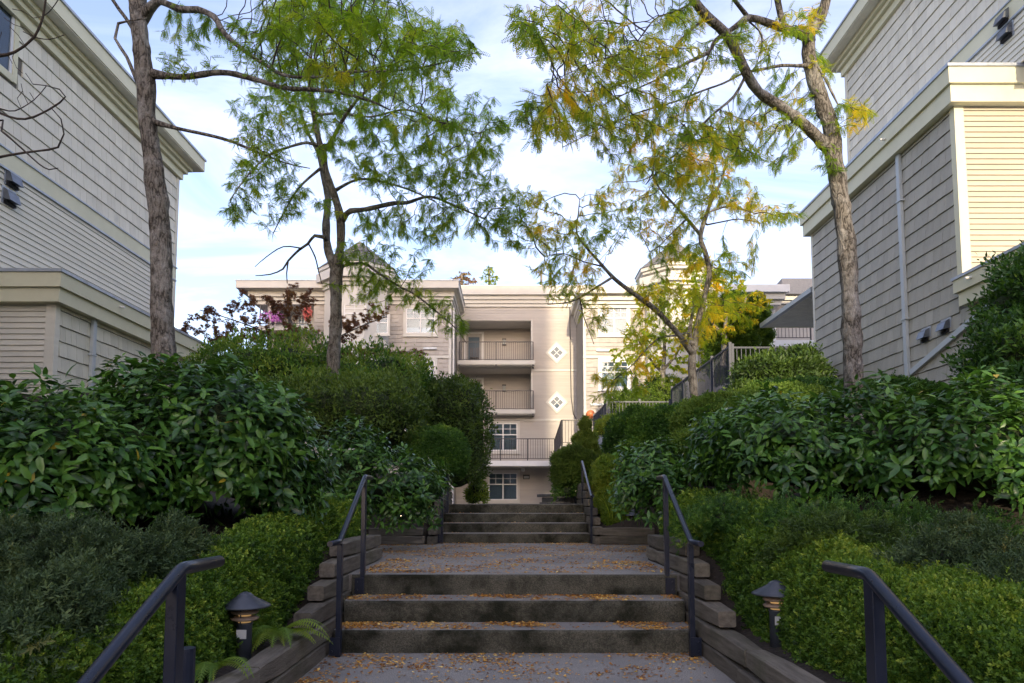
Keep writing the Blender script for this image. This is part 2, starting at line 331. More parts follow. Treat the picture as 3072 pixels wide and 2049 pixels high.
def make_ground():
    xs = sorted(set([-700, -200, -80, -40] + [round(-26 + 0.5 * i, 3) for i in range(105)] + [40, 80, 200, 700] +
                    [-2.3, -2.25, -1.5, -1.45, -1.3, -1.25, 1.25, 1.3, 1.45, 1.5, 2.25, 2.3, 3.34, 3.38, 5.60, 5.64]))
    ys = sorted(set([-700, -200, -60] + [round(-20 + 0.5 * i, 3) for i in range(125)] + [60, 100, 250, 900] + [7.5, 7.65, 10.2, 10.35, 17.28, 17.32, 23.70, 23.74]))
    w = Waves(3, 2.6)
    vs = []
    for y in ys:
        for x in xs:
            z = ground_z(x, y)
            if abs(x) > hw(y) + 0.1 and y < 30: z += 0.05 * float(w(np.array([[x, y, 0.0]]))[0])
            vs.append((x, y, z))
    nx = len(xs)
    fs = [(j * nx + i, j * nx + i + 1, (j + 1) * nx + i + 1, (j + 1) * nx + i) for j in range(len(ys) - 1) for i in range(nx - 1)]
    MBg = MB(); MBg.v = vs; MBg.f = fs
    tag(MBg.build('ground', M['soil'], smooth=True), 'dark mulch soil of the planting beds', kind='structure')
make_ground()

def rbox(name, m, parent, x0, x1, y0, y1, z0, z1, bev=0.012, slope=0.0):
    b = MB().box(x0, x1, y0, y1, z0, z1); return b.build(name, m, parent, bevel=bev)
XL, XR = -1.365, 1.405
ZL, ZT = 0.527, 1.127                         # upper landing, top terrace
path = MB().box(XL - 0.02, XR + 0.02, 2.12, 5.32, -0.16, 0.0).build('path', M['tread']); tag(path, 'lower concrete landing strewn with leaves', kind='structure')
low = MB().box(-2.2, 2.2, -12, 0.64, -0.86, -0.70).build('path', M['tread']); tag(low, 'concrete path below the lowest steps', kind='structure')
land = MB().box(-2.35, 2.4, 5.99, 10.58, ZL - 0.15, ZL).build('path', M['tread']); tag(land, 'upper concrete landing strewn with orange leaves', kind='structure')
top = MB().box(-1.5, 1.55, 11.62, 14.0, ZT - 0.16, ZT).box(-4.0, 3.2, 14.0, 35.9, ZT - 0.20, ZT - 0.03).build('path', M['tread']); tag(top, 'paved terrace at the head of the steps', kind='structure')

def stairs(name, label, steps):
    e = bpy.data.objects.new(name, None); COL.objects.link(e); tag(e, label, kind='structure')
    for (x0, x1, y0, y1, z0, z1) in steps:
        r = random.Random(int(y0 * 100)); nx = 46; b = MB(); t = MB(); chip = [0.0] * (nx + 1)
        for _ in range(7):
            k = r.randrange(1, nx - 2); d = r.uniform(0.004, 0.012)
            for q in range(r.randint(1, 3)): chip[min(nx, k + q)] = max(chip[min(nx, k + q)], d * r.uniform(0.5, 1))
        for i in range(nx + 1):
            x = x0 + (x1 - x0) * i / nx; j = r.uniform(-0.0025, 0.0025); w = 0.003 * math.sin(x * 2.1 + y0 * 7); c = chip[i]; zt = z1 - 0.004
            for (yy, zz) in ((y1, z0), (y0 + 0.006, z0), (y0 + 0.004 + w * 0.5, zt - 0.05), (y0 + 0.002 + j + c, zt - 0.018 - c), (y0 + 0.007 + j + c, zt - 0.006 - c * 0.7), (y0 + 0.020 + j + c, zt - c * 0.2)): b.v.append((x, yy, zz))
            for (yy, zz) in ((y0 + 0.020 + j + c, zt - c * 0.2), (y0 + 0.040 + j + c, z1), (y1 + 0.02, z1 + 0.0005)): t.v.append((x, yy, zz))
        for i in range(nx):
            for k in range(5): b.f.append((i * 6 + k, i * 6 + k + 1, i * 6 + k + 7, i * 6 + k + 6))
            for k in range(2): t.f.append((i * 3 + k, i * 3 + k + 1, i * 3 + k + 4, i * 3 + k + 3))
        b.f.append(tuple(range(6))[::-1]); b.f.append(tuple(range(nx * 6, nx * 6 + 6)))
        s = b.build('step', M['step'], e); t.build('tread', M['tread'], s)
    return e
h = ZL / 3
stairs('stairs', 'three wide mossy concrete steps in the middle flight',
       [(XL, XR, 5.30, 5.64, -0.15, h), (XL, XR, 5.63, 5.97, -0.1, 2 * h), (XL - 0.02, XR + 0.02, 5.96, 6.32, 0.0, ZL + 0.002)])
hb = (ZT - ZL) / 4
stairs('stairs', 'four concrete steps of the upper flight',
       [(-1.10, 1.20, 10.60 + 0.31 * i, 10.60 + 0.31 * (i + 1) + 0.02, ZL - 0.1, ZL + hb * (i + 1) + (0.002 if i == 3 else 0)) for i in range(4)])
stairs('stairs', 'concrete steps going down in the foreground',
       [(-1.25, 1.30, 0.62 + 0.37 * i, 0.62 + 0.37 * (i + 1) + 0.02, -0.9, -0.70 + 0.175 * (i + 1) - 0.002) for i in range(4)])

# landscape timbers: every timber is a piece of its wall
def timber_mesh(L, seed, axis):
    r = random.Random(seed); n = max(2, int(L / 0.35)); W2, H2 = 0.074, 0.067
    b = MB(); prev = None
    for i in range(n + 1):
        t = i * L / n; c = 0.010
        dy, dz = r.uniform(-0.004, 0.004), r.uniform(-0.003, 0.003)
        e = 0.012 if i in (0, n) else 0.0
        ring = [(-W2 + c + e, -H2 + e), (W2 - c - e, -H2 + e), (W2 - e, -H2 + c + e), (W2 - e, H2 - c - e), (W2 - c - e, H2 - e), (-W2 + c + e, H2 - e), (-W2 + e, H2 - c - e), (-W2 + e, -H2 + c + e)]
        k = len(b.v)
        for (p, q) in ring: b.v.append((p + dy, t, q + dz) if axis == 'y' else (t, p + dy, q + dz))
        if prev is not None:
            for j in range(8): b.f.append((prev + j, prev + (j + 1) % 8, k + (j + 1) % 8, k + j))
        prev = k
    b.f.append(tuple(range(7, -1, -1))); b.f.append(tuple(range(prev, prev + 8)))
    return b.mesh('timber')
def timber(parent, p, L, seed, axis='y', yaw=0.0):
    o = link('timber', timber_mesh(L, seed, axis), M['timber' if axis == 'y' else 'timber_x'], parent, p); o.rotation_euler.z = yaw; return o
HT = 0.14
for sgn, xw, nm in ((-1, -1.445, 'left'), (1, 1.492, 'right')):
    t = thing('timber_wall', f'stepped landscape timber wall on the {nm} of the middle steps', 'timber wall', (0, 0, 0))
    r = random.Random(5 + sgn)
    ends = [(2.35, -0.03), (2.30, 0.11), (4.88, 0.25), (5.24, 0.39), (5.58, 0.53), (5.92, 0.67)]
    for k, (y0, z0) in enumerate(ends):
        y = y0 + r.uniform(-0.03, 0.03)
        cuts = [y]
        while cuts[-1] < 7.6: cuts.append(min(7.6, cuts[-1] + r.uniform(1.3, 2.2)))
        if cuts[-1] - cuts[-2] < 0.5: cuts.pop(-2)
        for a, c in zip(cuts, cuts[1:]):
            timber(t, (xw + sgn * (r.uniform(-0.006, 0.012) + 0.012 * k), a + 0.003, z0 + HT / 2), c - a - 0.006, r.randint(0, 9999))
    # return across the bed at the wall's end
    for k in (0, 1):
        timber(t, ((xw + 0.085) if sgn > 0 else (xw - 0.95), 7.53, 0.53 + HT / 2 + k * HT - 0.0), 0.86, r.randint(0, 999), 'x')
    # planter before the upper flight
    t2 = thing('timber_wall', f'low timber planter box to the {nm} of the upper steps', 'timber planter', (0, 0, 0))
    x0 = 1.30 if sgn > 0 else -2.15
    timber(t2, (x0, 10.27, ZL + 0.065), 0.85, r.randint(0, 999), 'x'); timber(t2, (x0 + 0.02, 10.275, ZL + 0.065 + 0.125), 0.80, r.randint(0, 999), 'x')
    t3 = thing('timber_wall', f'stepped stack of dark timbers on the {nm} of the upper steps', 'timber wall', (0, 0, 0))
    xs = 1.29 if sgn > 0 else -1.19
    for k in range(7 if sgn > 0 else 6):
        y = 10.22 + max(0, k - 1) * 0.27 + r.uniform(-0.03, 0.03)
        timber(t3, (xs + r.uniform(-0.01, 0.01), y, ZL + 0.06 + HT * k), 13.0 - y, r.randint(0, 999))
wl_ = thing('plank_wall', 'tan wooden plank wall beside the terrace, above the upper steps', 'wood wall')
for k in range(3):
    b = MB().box(-0.025, 0.025, 0, 2.6, 0, 0.13).build('plank', M['plank'], wl_, bevel=0.006); b.location = (-1.42 - 0.0 * k, 12.1, ZT + 0.0 + 0.136 * k); b.rotation_euler.z = -0.03
for y in (12.2, 13.4, 14.5):
    MB().box(-1.50, -1.45, y, y + 0.09, ZT - 0.1, ZT + 0.40).build('post', M['plank'], wl_)

# ------------------------------------------------------------------ handrails
def rail(label, X, bend_lo, bend_hi, ext_lo, ext_hi, z_lo_base, z_hi_base, side, r=0.021, plates=True):
    """posts with a round rail that runs on level at each end"""
    t = thing('handrail', label, 'handrail', (X, bend_lo[0], z_lo_base), 'dark steel handrails along the steps')
    o = Vector((X, bend_lo[0], z_lo_base))
    def L(p): return Vector(p) - o
    pts = []
    if ext_lo: pts.append((X, bend_lo[0] - ext_lo, bend_lo[1]))
    pts += [(X, bend_lo[0], bend_lo[1]), (X, bend_hi[0], bend_hi[1])]
    if ext_hi: pts.append((X, bend_hi[0] + ext_hi, bend_hi[1]))
    fine = []
    for i, p in enumerate(pts):
        p = Vector(p)
        if 0 < i < len(pts) - 1:
            a, b = Vector(pts[i - 1]), Vector(pts[i + 1])
            fine += [p + (a - p).normalized() * 0.012, p + (b - p).normalized() * 0.012]
        else: fine.append(p)
    MB().tube([L(p) for p in fine], r, 16).build('rail', M['rail'], t, smooth=False)
    for m in t.children:
        m.data.polygons.foreach_set('use_smooth', [len(p.vertices) == 4 for p in m.data.polygons])
    for (y, z), zb in ((bend_lo, z_lo_base), (bend_hi, z_hi_base)):
        y = y + (0.03 if zb == z_lo_base else -0.03)
        MB().box(-0.019, 0.019, y - o.y - 0.027, y - o.y + 0.027, zb - o.z, z - o.z - 0.012).build('post', M['rail'], t, bevel=0.003)
        if plates:
            MB().box(-0.02 if side > 0 else -0.06, 0.06 if side > 0 else 0.02, y - o.y - 0.036, y - o.y - 0.028, zb - o.z + 0.012, zb - o.z + 0.145).build('mounting_plate', M['rail'], t)
            for zz in (0.045, 0.112):
                bx = 0.04 * side; MB().tube([(bx, y - o.y - 0.046, zb - o.z + zz), (bx, y - o.y - 0.034, zb - o.z + zz)], 0.008, 6).build('bolt', M['rail'], t)
        else: MB().box(-0.05, 0.05, y - o.y - 0.05, y - o.y + 0.05, zb - o.z + 0.001, zb - o.z + 0.012).build('base_plate', M['rail'], t)
    return t
rail('dark steel handrail on the left of the middle steps', -1.295, (5.16, 0.850), (6.02, 1.372), 0.27, 0.26, 0.0, 2 * h, -1)
rail('dark steel handrail on the right of the middle steps', 1.345, (5.16, 0.850), (6.02, 1.372), 0.27, 0.26, 0.0, 2 * h, 1)
rail('thin handrail on the left of the upper steps', -1.07, (10.45, 1.245), (11.40, 1.63), 0.2, 0.25, ZL, ZT - hb, -1)
rail('handrail on the right of the upper steps, rising past the cone shrub', 1.215, (10.45, 1.245), (11.80, 1.86), 0.2, 0.2, ZL, ZT, 1)
rail('large foreground handrail at the lower left, sloping down to the bottom edge', -1.05, (0.75, 0.20), (2.19, 0.932), 0.2, 0.28, -0.72, 0.0, -1, plates=False)
rail('large foreground handrail at the lower right, sloping down to the bottom edge', 1.13, (0.75, 0.18), (2.19, 0.915), 0.2, 0.28, -0.72, 0.0, 1, plates=False)
b = MB().tube([(-1.22, 2.62, -0.05), (-1.215, 2.60, 0.60)], 0.030, 14).build('pipe_bollard', M['rail']); tag(b, 'short black capped pipe standing behind the lower left handrail post', 'pipe post')

# ------------------------------------------------------------------ path lamps
def lamp(label, p, s=1.0, g='lampglow', sticker=True):
    t = thing('path_lamp', label, 'path lamp', p, 'low mushroom path lamps')
    def bl(name, prof, m, par=t, n=24):
        o = MB().lathe((0, 0, 0), [(r * s, z * s) for r, z in prof], n).build(name, m, par, smooth=True); return o
    bl('post', [(0.042, -0.15), (0.042, 0.17), (0.046, 0.175), (0.046, 0.185)], M['lampmetal'])
    bl('lens', [(0.034, 0.185), (0.034, 0.30)], M[g])
    for z in (0.195, 0.232): bl('louvre', [(0.040, z), (0.070, z + 0.004), (0.078, z + 0.016), (0.055, z + 0.026), (0.042, z + 0.027)], M['louvre'])
    for a in (0.5, 2.6, 4.7): MB().tube([(0.060 * s * math.cos(a), 0.060 * s * math.sin(a), 0.19 * s), (0.060 * s * math.cos(a), 0.060 * s * math.sin(a), 0.30 * s)], 0.004 * s, 6).build('rod', M['lampmetal'], t)
    bl('cap', [(0.134, 0.270), (0.141, 0.274), (0.138, 0.282), (0.046, 0.332), (0.045, 0.337), (0.028, 0.350), (0.010, 0.357)], M['lampmetal'], n=32)
    if sticker:
        MB().box(-0.028 * s, 0.028 * s, -0.0435 * s, -0.0415 * s, 0.10 * s, 0.15 * s).build('sticker', M['sticker'], t)
    return t
lamp('mushroom path lamp glowing beside the fern at the lower left', (-1.60, 4.15, 0.235), 1.05)
lamp('mushroom path lamp half hidden by the hedge at the lower right', (1.70, 4.45, 0.26), 1.08)
p = at(1197, 1597, 10.6); lamp('small path lamp in the planter left of the upper steps', (p.x, 10.6, ZL + 0.10), 1.2, 'lampglow2', False)
p = at(1897, 1597, 10.6); lamp('small lit path lamp beside the grass right of the upper steps', (p.x, 10.6, ZL + 0.08), 1.25, 'lampglow2', False)
p = at(1730, 1490, 13.2); lamp('tiny path lamp by the curved block wall', (p.x, 13.2, 1.08), 1.1, 'lampglow2', False)

# curved block wall on the top terrace
cw = thing('block_wall', 'low curved grey block wall with a flat cap at the head of the steps', 'block wall')
for k in range(9):
    a = math.radians(200 + k * 15); cx, cy = 1.85, 14.4
    for j in range(2):
        b = MB().box(-0.19, 0.19, -0.1, 0.1, 0, 0.095).build('block', M['block'], cw, bevel=0.01)
        b.location = (cx + 1.2 * math.cos(a + 0.12 * (j % 2)), cy + 1.2 * math.sin(a + 0.12 * (j % 2)), ZT - 0.06 + 0.098 * j); b.rotation_euler.z = a + 0.12 * (j % 2) + math.pi / 2
    b = MB().box(-0.205, 0.205, -0.15, 0.15, 0, 0.06).build('cap_stone', M['block'], cw, bevel=0.012)
    b.location = (cx + 1.2 * math.cos(a), cy + 1.2 * math.sin(a), ZT - 0.06 + 0.20); b.rotation_euler.z = a + math.pi / 2
# ------------------------------------------------------------------ cladding
def wedge(b, O, u, n, u0, u1, z0, z1, tb, tt):
    O, u, n = Vector(O), Vector(u), Vector(n); Z = Vector((0, 0, 1))
    def P(a, c, t): return O + u * a + Z * c + n * t
    vs = [P(u0, z0, -0.004), P(u1, z0, -0.004), P(u1, z0, tb), P(u0, z0, tb), P(u0, z1, -0.004), P(u1, z1, -0.004), P(u1, z1, tt), P(u0, z1, tt)]
    b.add(vs, [(0, 1, 2, 3), (3, 2, 6, 7), (1, 5, 6, 2), (0, 3, 7, 4), (4, 7, 6, 5)])
_wm = {}
def wedge_obj(name, m, parent, O, u, n, u0, u1, z0, z1, tb, tt):
    """the same wedge as an object of its own; alike pieces share mesh data"""
    w, hh = round(u1 - u0, 3), round(z1 - z0, 3); key = (name, w, hh, tb, tt, m.name)
    if key not in _wm:
        b = MB(); wedge(b, (0, 0, 0), (1, 0, 0), (0, 1, 0), 0, w, 0, hh, tb, tt); _wm[key] = b.mesh(name)
    O, u, n = Vector(O), Vector(u), Vector(n)
    o = link(name, _wm[key], m, parent); p = O + u * u0 + Vector((0, 0, z0))
    o.matrix_world = Matrix(((u.x, n.x, 0, p.x), (u.y, n.y, 0, p.y), (u.z, n.z, 1, p.z), (0, 0, 0, 1)))
    return o
def shingles(out, O, u, n, u0, u1, z0, z1, course, holes=(), seed=1, wmin=0.13, wmax=0.25):
    """lists the shingles of a wall in `out`"""
    r = random.Random(seed); z = z0; ws = [round(wmin + (wmax - wmin) * i / 5, 3) for i in range(6)]
    while z < z1 - 0.02:
        zt = min(z + course, z1); a = u0 - r.uniform(0, 0.1)
        while a < u1:
            w = r.choice(ws); s, e = max(a, u0), min(a + w, u1); a += w
            if e - s < 0.03: continue
            if any(s < hx1 and e > hx0 and z < hz1 and zt > hz0 for hx0, hx1, hz0, hz1 in holes): continue
            out.append((O, u, n, s + 0.0028, e - 0.0028, z + 0.006 + r.choice((0, 0, 0.004, -0.004)), zt - 0.004, 0.030 + r.choice((0, 0.003)), 0.010))
        z += course
def clad(parent, lst, m, limit=300, name='shingle', rest='shingle_field'):
    """the pieces that show largest are objects, the rest one mesh"""
    sc = []
    for q in lst:
        O, u, n = Vector(q[0]), Vector(q[1]), Vector(q[2]); c = O + u * (q[3] + q[4]) / 2 + Vector((0, 0, (q[5] + q[6]) / 2))
        s = -1.0
        if c.y > 0.3:
            x, y, d = proj(c)
            if 0 < x < 3072 and 0 < y < 1600:
                v = Vector((0, 0, CZ)) - c; s = (q[4] - q[3]) * (q[6] - q[5]) * abs(v.normalized().dot(n)) / (d * d)
        sc.append(s)
    order = sorted(range(len(lst)), key=lambda i: -sc[i]); own = set(order[:limit]); b = MB()
    for i, q in enumerate(lst):
        if i in own and sc[i] > 0: wedge_obj(name, m, parent, q[0], q[1], q[2], round(q[3], 3), round(q[4], 3), q[5], q[6], round(q[7], 3), q[8])
        else: wedge(b, *q)
    if b.v: tag(b.build(rest, m, parent), kind='stuff')
def laps(parent, O, u, n, u0, u1, z0, z1, pitch, m, own=True, holes=(), name='lap_board', tb=0.026):
    b = MB(); z = z0
    while z < z1 - 0.01:
        zt = min(z + pitch, z1); segs = [(u0, u1)]
        for hx0, hx1, hz0, hz1 in holes:
            if z + 0.01 < hz1 and zt - 0.01 > hz0:
                segs = [s for a, c in segs for s in ((a, min(c, hx0)), (max(a, hx1), c)) if s[1] - s[0] > 0.02]
        for a, c in segs:
            if own: wedge_obj(name, m, parent, O, u, n, a, c, z + 0.004, zt, tb, 0.006)
            else: wedge(b, O, u, n, a, c, z, zt + 0.008, tb, 0.004)
        z += pitch
    if not own: tag(b.build('lap_siding', m, parent), kind='stuff')
def vent(parent, p, n, u, w=0.20, hh=0.20):
    p, n, u = Vector(p), Vector(n), Vector(u); Z = Vector((0, 0, 1))
    f = MB(); f.obox(p + n * 0.012, u * (w / 2 + 0.03), n * 0.014, Z * (hh / 2 + 0.03)); v = f.build('vent', M['flash'], parent)
    b = MB()
    def P(a, c, t): return p + u * a + Z * c + n * t
    b.add([P(-w / 2, -hh * .3, .03), P(w / 2, -hh * .3, .03), P(w / 2, -hh * .38, .15), P(-w / 2, -hh * .38, .15), P(-w / 2, hh / 2, .03), P(w / 2, hh / 2, .03), P(w / 2, hh * .28, .10), P(-w / 2, hh * .28, .10)],
          [(0, 1, 2, 3), (3, 2, 6, 7), (1, 5, 6, 2), (0, 3, 7, 4), (4, 7, 6, 5)])
    b.build('vent_hood', M['vent'], v)
    s = MB()
    for k in range(3): s.obox(P(0, -hh * .42 - 0.02 * k, 0.05), u * (w / 2 - 0.01), n * 0.03, Z * 0.004)
    s.build('louvre', M['dark'], v)
def slab(parent, name, m, x0, x1, y0, y1, z0, z1): return MB().box(x0, x1, y0, y1, z0, z1).build(name, m, parent)

# ------------------------------------------------------------------ left building
def left_building():
    B = thing('apartment_building', 'greige shingled apartment building rising along the left edge', 'building', (-8.5, 12, 0))
    B.location = (0, 0, 0)
    XU, YU, XW, YN, YF = -8.5, 16.8, -7.5, 11.0, 16.45
    zt = atx(530, 529, XU).z                      # wall top under the cornice
    slab(B, 'wall', M['shade_backing'], -22, XU, -3, YU, -1, zt)
    slab(B, 'wing_wall', M['shade_backing'], -22, XW, YN, YF, -1, 4.75)
    u, n = Vector((0, -1, 0)), Vector((1, 0, 0)); O = Vector((XU, YU, 0))
    zb = atx(530, 845, XU).z                      # trim band between the storeys (bottom)
    zb0, zb1 = zb - 0.02, zb + 0.30
    _wy = atx(36, 130, XU).y; wy0, wy1 = YU - _wy, YU - _wy + 1.6; wz0, wz1 = atx(36, 230, XU).z, atx(36, 30, XU).z
    lst = []
    shingles(lst, O, u, n, 0.09, 16.0, zb1 + 0.03, zt - 0.02, 0.285, [(wy0 - 0.1, wy1 + 0.1, wz0 - 0.1, wz1 + 0.1)], 11)
    lst2 = []
    shingles(lst2, Vector((XW, YF, 0)), u, n, 0.05, YF - YN - 0.09, 0.5, 4.42, 0.255, [], 12)
    clad(B, lst, M['shingle'], 170); clad(B, lst2, M['wing_shingle'], 130, rest='wing_shingle_field')
    laps(B, O, u, n, 0.09, 14.0, 4.3, zb0 - 0.015, 0.106, M['siding'])
    laps(B, Vector((XW, YN, 0)), Vector((-1, 0, 0)), Vector((0, -1, 0)), 0.13, 7.0, 0.8, 4.42, 0.094, M['siding'])
    # band with metal drip edges, corner boards
    slab(B, 'band', M['trim'], XU, XU + 0.035, 0, YU + 0.02, zb0 + 0.02, zb1); slab(B, 'drip_edge', M['flash'], XU, XU + 0.06, 0, YU + 0.04, zb1, zb1 + 0.025)
    slab(B, 'drip_edge', M['flash'], XU, XU + 0.05, 0, YU + 0.03, zb0 - 0.012, zb0 + 0.02)
    slab(B, 'corner_board', M['siding'], XU, XU + 0.030, YU - 0.09, YU + 0.03, zb1 + 0.026, zt - 0.002)
    slab(B, 'corner_board', M['siding'], XU, XU + 0.030, YU - 0.09, YU + 0.03, 0, zb0 - 0.014)
    slab(B, 'corner_board', M['siding'], XW - 0.13, XW + 0.028, YN - 0.028, YN + 0.09, 0, 4.43)
    # cornice: three stepped mouldings, soffit, fascia, metal cap
    for o, a, c in ((0.09, -0.02, 0.16), (0.17, 0.16, 0.26), (0.25, 0.26, 0.36)):
        slab(B, 'cornice_moulding', M['trim'], -22, XU + o, -3, YU + o, zt + a, zt + c)
    slab(B, 'soffit', M['soffit'], -22, XU + 0.44, -3, YU + 0.44, zt + 0.36, zt + 0.38)
    slab(B, 'fascia', M['trim'], -22, XU + 0.46, -3, YU + 0.46, zt + 0.38, zt + 0.66)
    slab(B, 'roof_cap', M['flash'], -22.1, XU + 0.49, -3, YU + 0.49, zt + 0.66, zt + 0.71)
    # wing roof: two fascia boards and a cap
    slab(B, 'fascia', M['trim'], -22, XW + 0.16, YN - 0.16, YF + 0.16, 4.40, 4.635); slab(B, 'fascia', M['trim'], -22, XW + 0.21, YN - 0.21, YF + 0.21, 4.635, 4.875)
    slab(B, 'roof_cap', M['flash'], -22, XW + 0.235, YN - 0.235, YF + 0.235, 4.875, 4.925)
    MB().tube([(XW + 0.15, 12.45, 4.79), (XW + 0.30, 12.45, 4.77)], 0.022, 10).build('overflow_pipe', M['white'], B)
    # downspout
    yd = atx(272, 1000, XW).y
    d = MB().box(XW + 0.02, XW + 0.085, yd - 0.05, yd + 0.05, 0.5, 4.40).build('downspout', M['spout'], B, bevel=0.008)
    for z in (3.75, 2.4): MB().box(XW + 0.01, XW + 0.095, yd - 0.075, yd + 0.062, z, z + 0.03).build('strap', M['spout'], d)
    # window at the top left
    f = MB()
    y0, y1 = YU - wy1, YU - wy0
    for a in ((y0 - 0.1, y0), (y1, y1 + 0.1)): f.box(XU, XU + 0.045, a[0], a[1], wz0 - 0.1, wz1 + 0.1)
    f.box(XU, XU + 0.05, y0, y1, wz0 - 0.12, wz0); f.box(XU, XU + 0.06, y0, y1, wz1, wz1 + 0.1)
    w = f.build('window', M['trim'], B); slab(w, 'pane', M['glass'], XU + 0.008, XU + 0.014, y0, y1, wz0, wz1); slab(w, 'sash', M['white'], XU, XU + 0.03, y1 - 0.06, y1 - 0.001, wz0, wz1)
    for px, py in ((30, 538), (22, 592)): vent(B, atx(px, py, XU), n, u, 0.26, 0.24)
left_building()

# ------------------------------------------------------------------ right building
def right_building():
    B = thing('apartment_building', 'greige shingled apartment building along the right edge with a sunlit cream wing', 'building')
    XU, YU, XW, YN, YF = 8.5, 16.6, 7.5, 11.1, 16.6
    zt = atx(2545, 215, XU).z
    zw = 8.2
    slab(B, 'wall', M['shade_backing'], XU, 22, YN + 0.35, YU, 0, zt); slab(B, 'overhanging_wall', M['shade_backing'], XU, 22, YN - 1.6, YN + 0.35, 8.47, zt); slab(B, 'wing_wall', M['shade_backing'], XW, 22, YN, YF, 0, zw)
    slab(B, 'low_wing_wall', M['shade_backing'], XW, 22, -2, YN - 0.001, -1, 4.6)
    u, n = Vector((0, 1, 0)), Vector((-1, 0, 0))
    zc = zw + 0.26
    p1, p2 = atx(2925, 165, XU), atx(3060, 35, XU); zb = (p1.z + p2.z) / 2; zb0, zb1 = zb - 0.02, zb + 0.30
    lst = []
    shingles(lst, Vector((XU, YN + 0.35, 0)), u, n, -1.95, YU - YN - 0.44, zb1 + 0.03, zt - 0.02, 0.262, [], 21, 0.15, 0.26)
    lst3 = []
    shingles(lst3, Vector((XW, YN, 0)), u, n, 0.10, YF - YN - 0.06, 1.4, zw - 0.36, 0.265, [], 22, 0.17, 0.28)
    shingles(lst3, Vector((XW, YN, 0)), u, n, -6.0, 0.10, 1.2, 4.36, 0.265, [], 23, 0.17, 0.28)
    clad(B, lst, M['shingle'], 110); clad(B, lst3, M['shade_taupe_shingle'], 190, rest='wing_shingle_field')
    laps(B, Vector((XU, YN + 0.35, 0)), u, n, -1.95, YU - YN - 0.44, zc, zb0 - 0.015, 0.106, M['siding'])
    laps(B, Vector((XW, YN, 0)), Vector((-1, 0, 0)), Vector((0, -1, 0)), -7.0, -0.13, 4.85, zw - 0.36, 0.094, M['cream_lap'])
    slab(B, 'band', M['trim'], XU - 0.035, XU, YN - 1.6, YU + 0.02, zb0 + 0.02, zb1); slab(B, 'drip_edge', M['flash'], XU - 0.06, XU, YN - 1.6, YU + 0.04, zb1, zb1 + 0.025)
    slab(B, 'drip_edge', M['flash'], XU - 0.05, XU, YN - 1.6, YU + 0.03, zb0 - 0.012, zb0 + 0.02)
    slab(B, 'corner_board', M['siding'], XU - 0.03, XU, YU - 0.09, YU + 0.03, zb1 + 0.026, zt); slab(B, 'corner_board', M['siding'], XU - 0.03, XU, YU - 0.09, YU + 0.03, zc, zb0 - 0.014)
    slab(B, 'corner_board', M['trim'], XW - 0.028, XW + 0.13, YN - 0.028, YN + 0.10, 4.86, zw - 0.355)
    slab(B, 'corner_board', M['siding'], XW - 0.028, XW + 0.02, YF - 0.06, YF + 0.03, 1.0, zw - 0.355)
    for o, a, c in ((0.09, -0.02, 0.16), (0.17, 0.16, 0.26), (0.25, 0.26, 0.36)):
        slab(B, 'cornice_moulding', M['trim'], XU - o, 22, YN - 1.6, YU + o, zt + a, zt + c)
    slab(B, 'soffit', M['soffit'], XU - 0.48, 22, YN - 1.6, YU + 0.48, zt + 0.36, zt + 0.38); slab(B, 'fascia', M['trim'], XU - 0.50, 22, YN - 1.6, YU + 0.50, zt + 0.38, zt + 0.70)
    slab(B, 'roof_cap', M['flash'], XU - 0.53, 22.1, YN - 1.6, YU + 0.53, zt + 0.70, zt + 0.75)
    slab(B, 'fascia', M['trim'], XW - 0.16, 22, YN - 0.16, YF + 0.16, zw - 0.36, zw - 0.06); slab(B, 'fascia', M['trim'], XW - 0.21, 22, YN - 0.21, YF + 0.21, zw - 0.06, zw + 0.22)
    slab(B, 'roof_cap', M['flash'], XW - 0.235, 22, YN - 0.235, YF + 0.235, zw + 0.22, zw + 0.27)
    slab(B, 'fascia', M['trim'], XW - 0.16, 22, -2.1, YN - 0.10, 4.36, 4.585); slab(B, 'fascia', M['trim'], XW - 0.21, 22, -2.2, YN - 0.05, 4.585, 4.80)
    slab(B, 'roof_cap', M['flash'], XW - 0.235, 22, -2.2, YN - 0.03, 4.80, 4.845)
    # downspouts
    a = atx(2692, 480, XW - 0.05); c = atx(2728, 1150, XW - 0.05); yd = (a.y + c.y) / 2
    d = MB().box(XW - 0.085, XW - 0.02, yd - 0.055, yd + 0.055, 2.0, zw - 0.36).build('downspout', M['spout'], B, bevel=0.008)
    for z in (6.9, 4.6): MB().box(XW - 0.10, XW - 0.01, yd - 0.09, yd + 0.066, z, z + 0.035).build('strap', M['spout'], d)
    q0, q1, q2 = atx(2735, 1118, XW - 0.05), atx(2960, 925, XW - 0.05), atx(2990, 905, XW - 0.05)
    MB().bar(q0, q1, 0.075, 0.10).bar(q1 - Vector((0, 0, 0.0)), q2, 0.07, 0.095).build('branch_downspout', M['spout'], B)
    for px, py in ((2782, 1004), (2842, 978)): vent(B, atx(px, py, XW), n, u, 0.22, 0.20)
    for px, py in ((3018, 53), (3026, 97)): vent(B, atx(px, py, XU), n, u, 0.24, 0.22)
    for q in (atx(2655, 417, XW - 0.21), Vector((XW - 0.21, 10.6, 4.72))):
        MB().tube([q + Vector((0.05, 0, 0)), q + Vector((-0.10, 0, -0.015))], 0.022, 10).build('overflow_pipe', M['white'], B)
    # eave of the entrance roof behind the corner
    E = thing('porch_roof', 'sloping porch roof with pale slatted soffit beyond the right building corner', 'porch roof')
    x0, y0, y1, z = 7.95, 17.6, 21.3, at(2301, 981, 21.3).z
    slab(E, 'wall', M['far_lap'], 9.4, 14, y0, y1 - 0.6, 3.5, z)
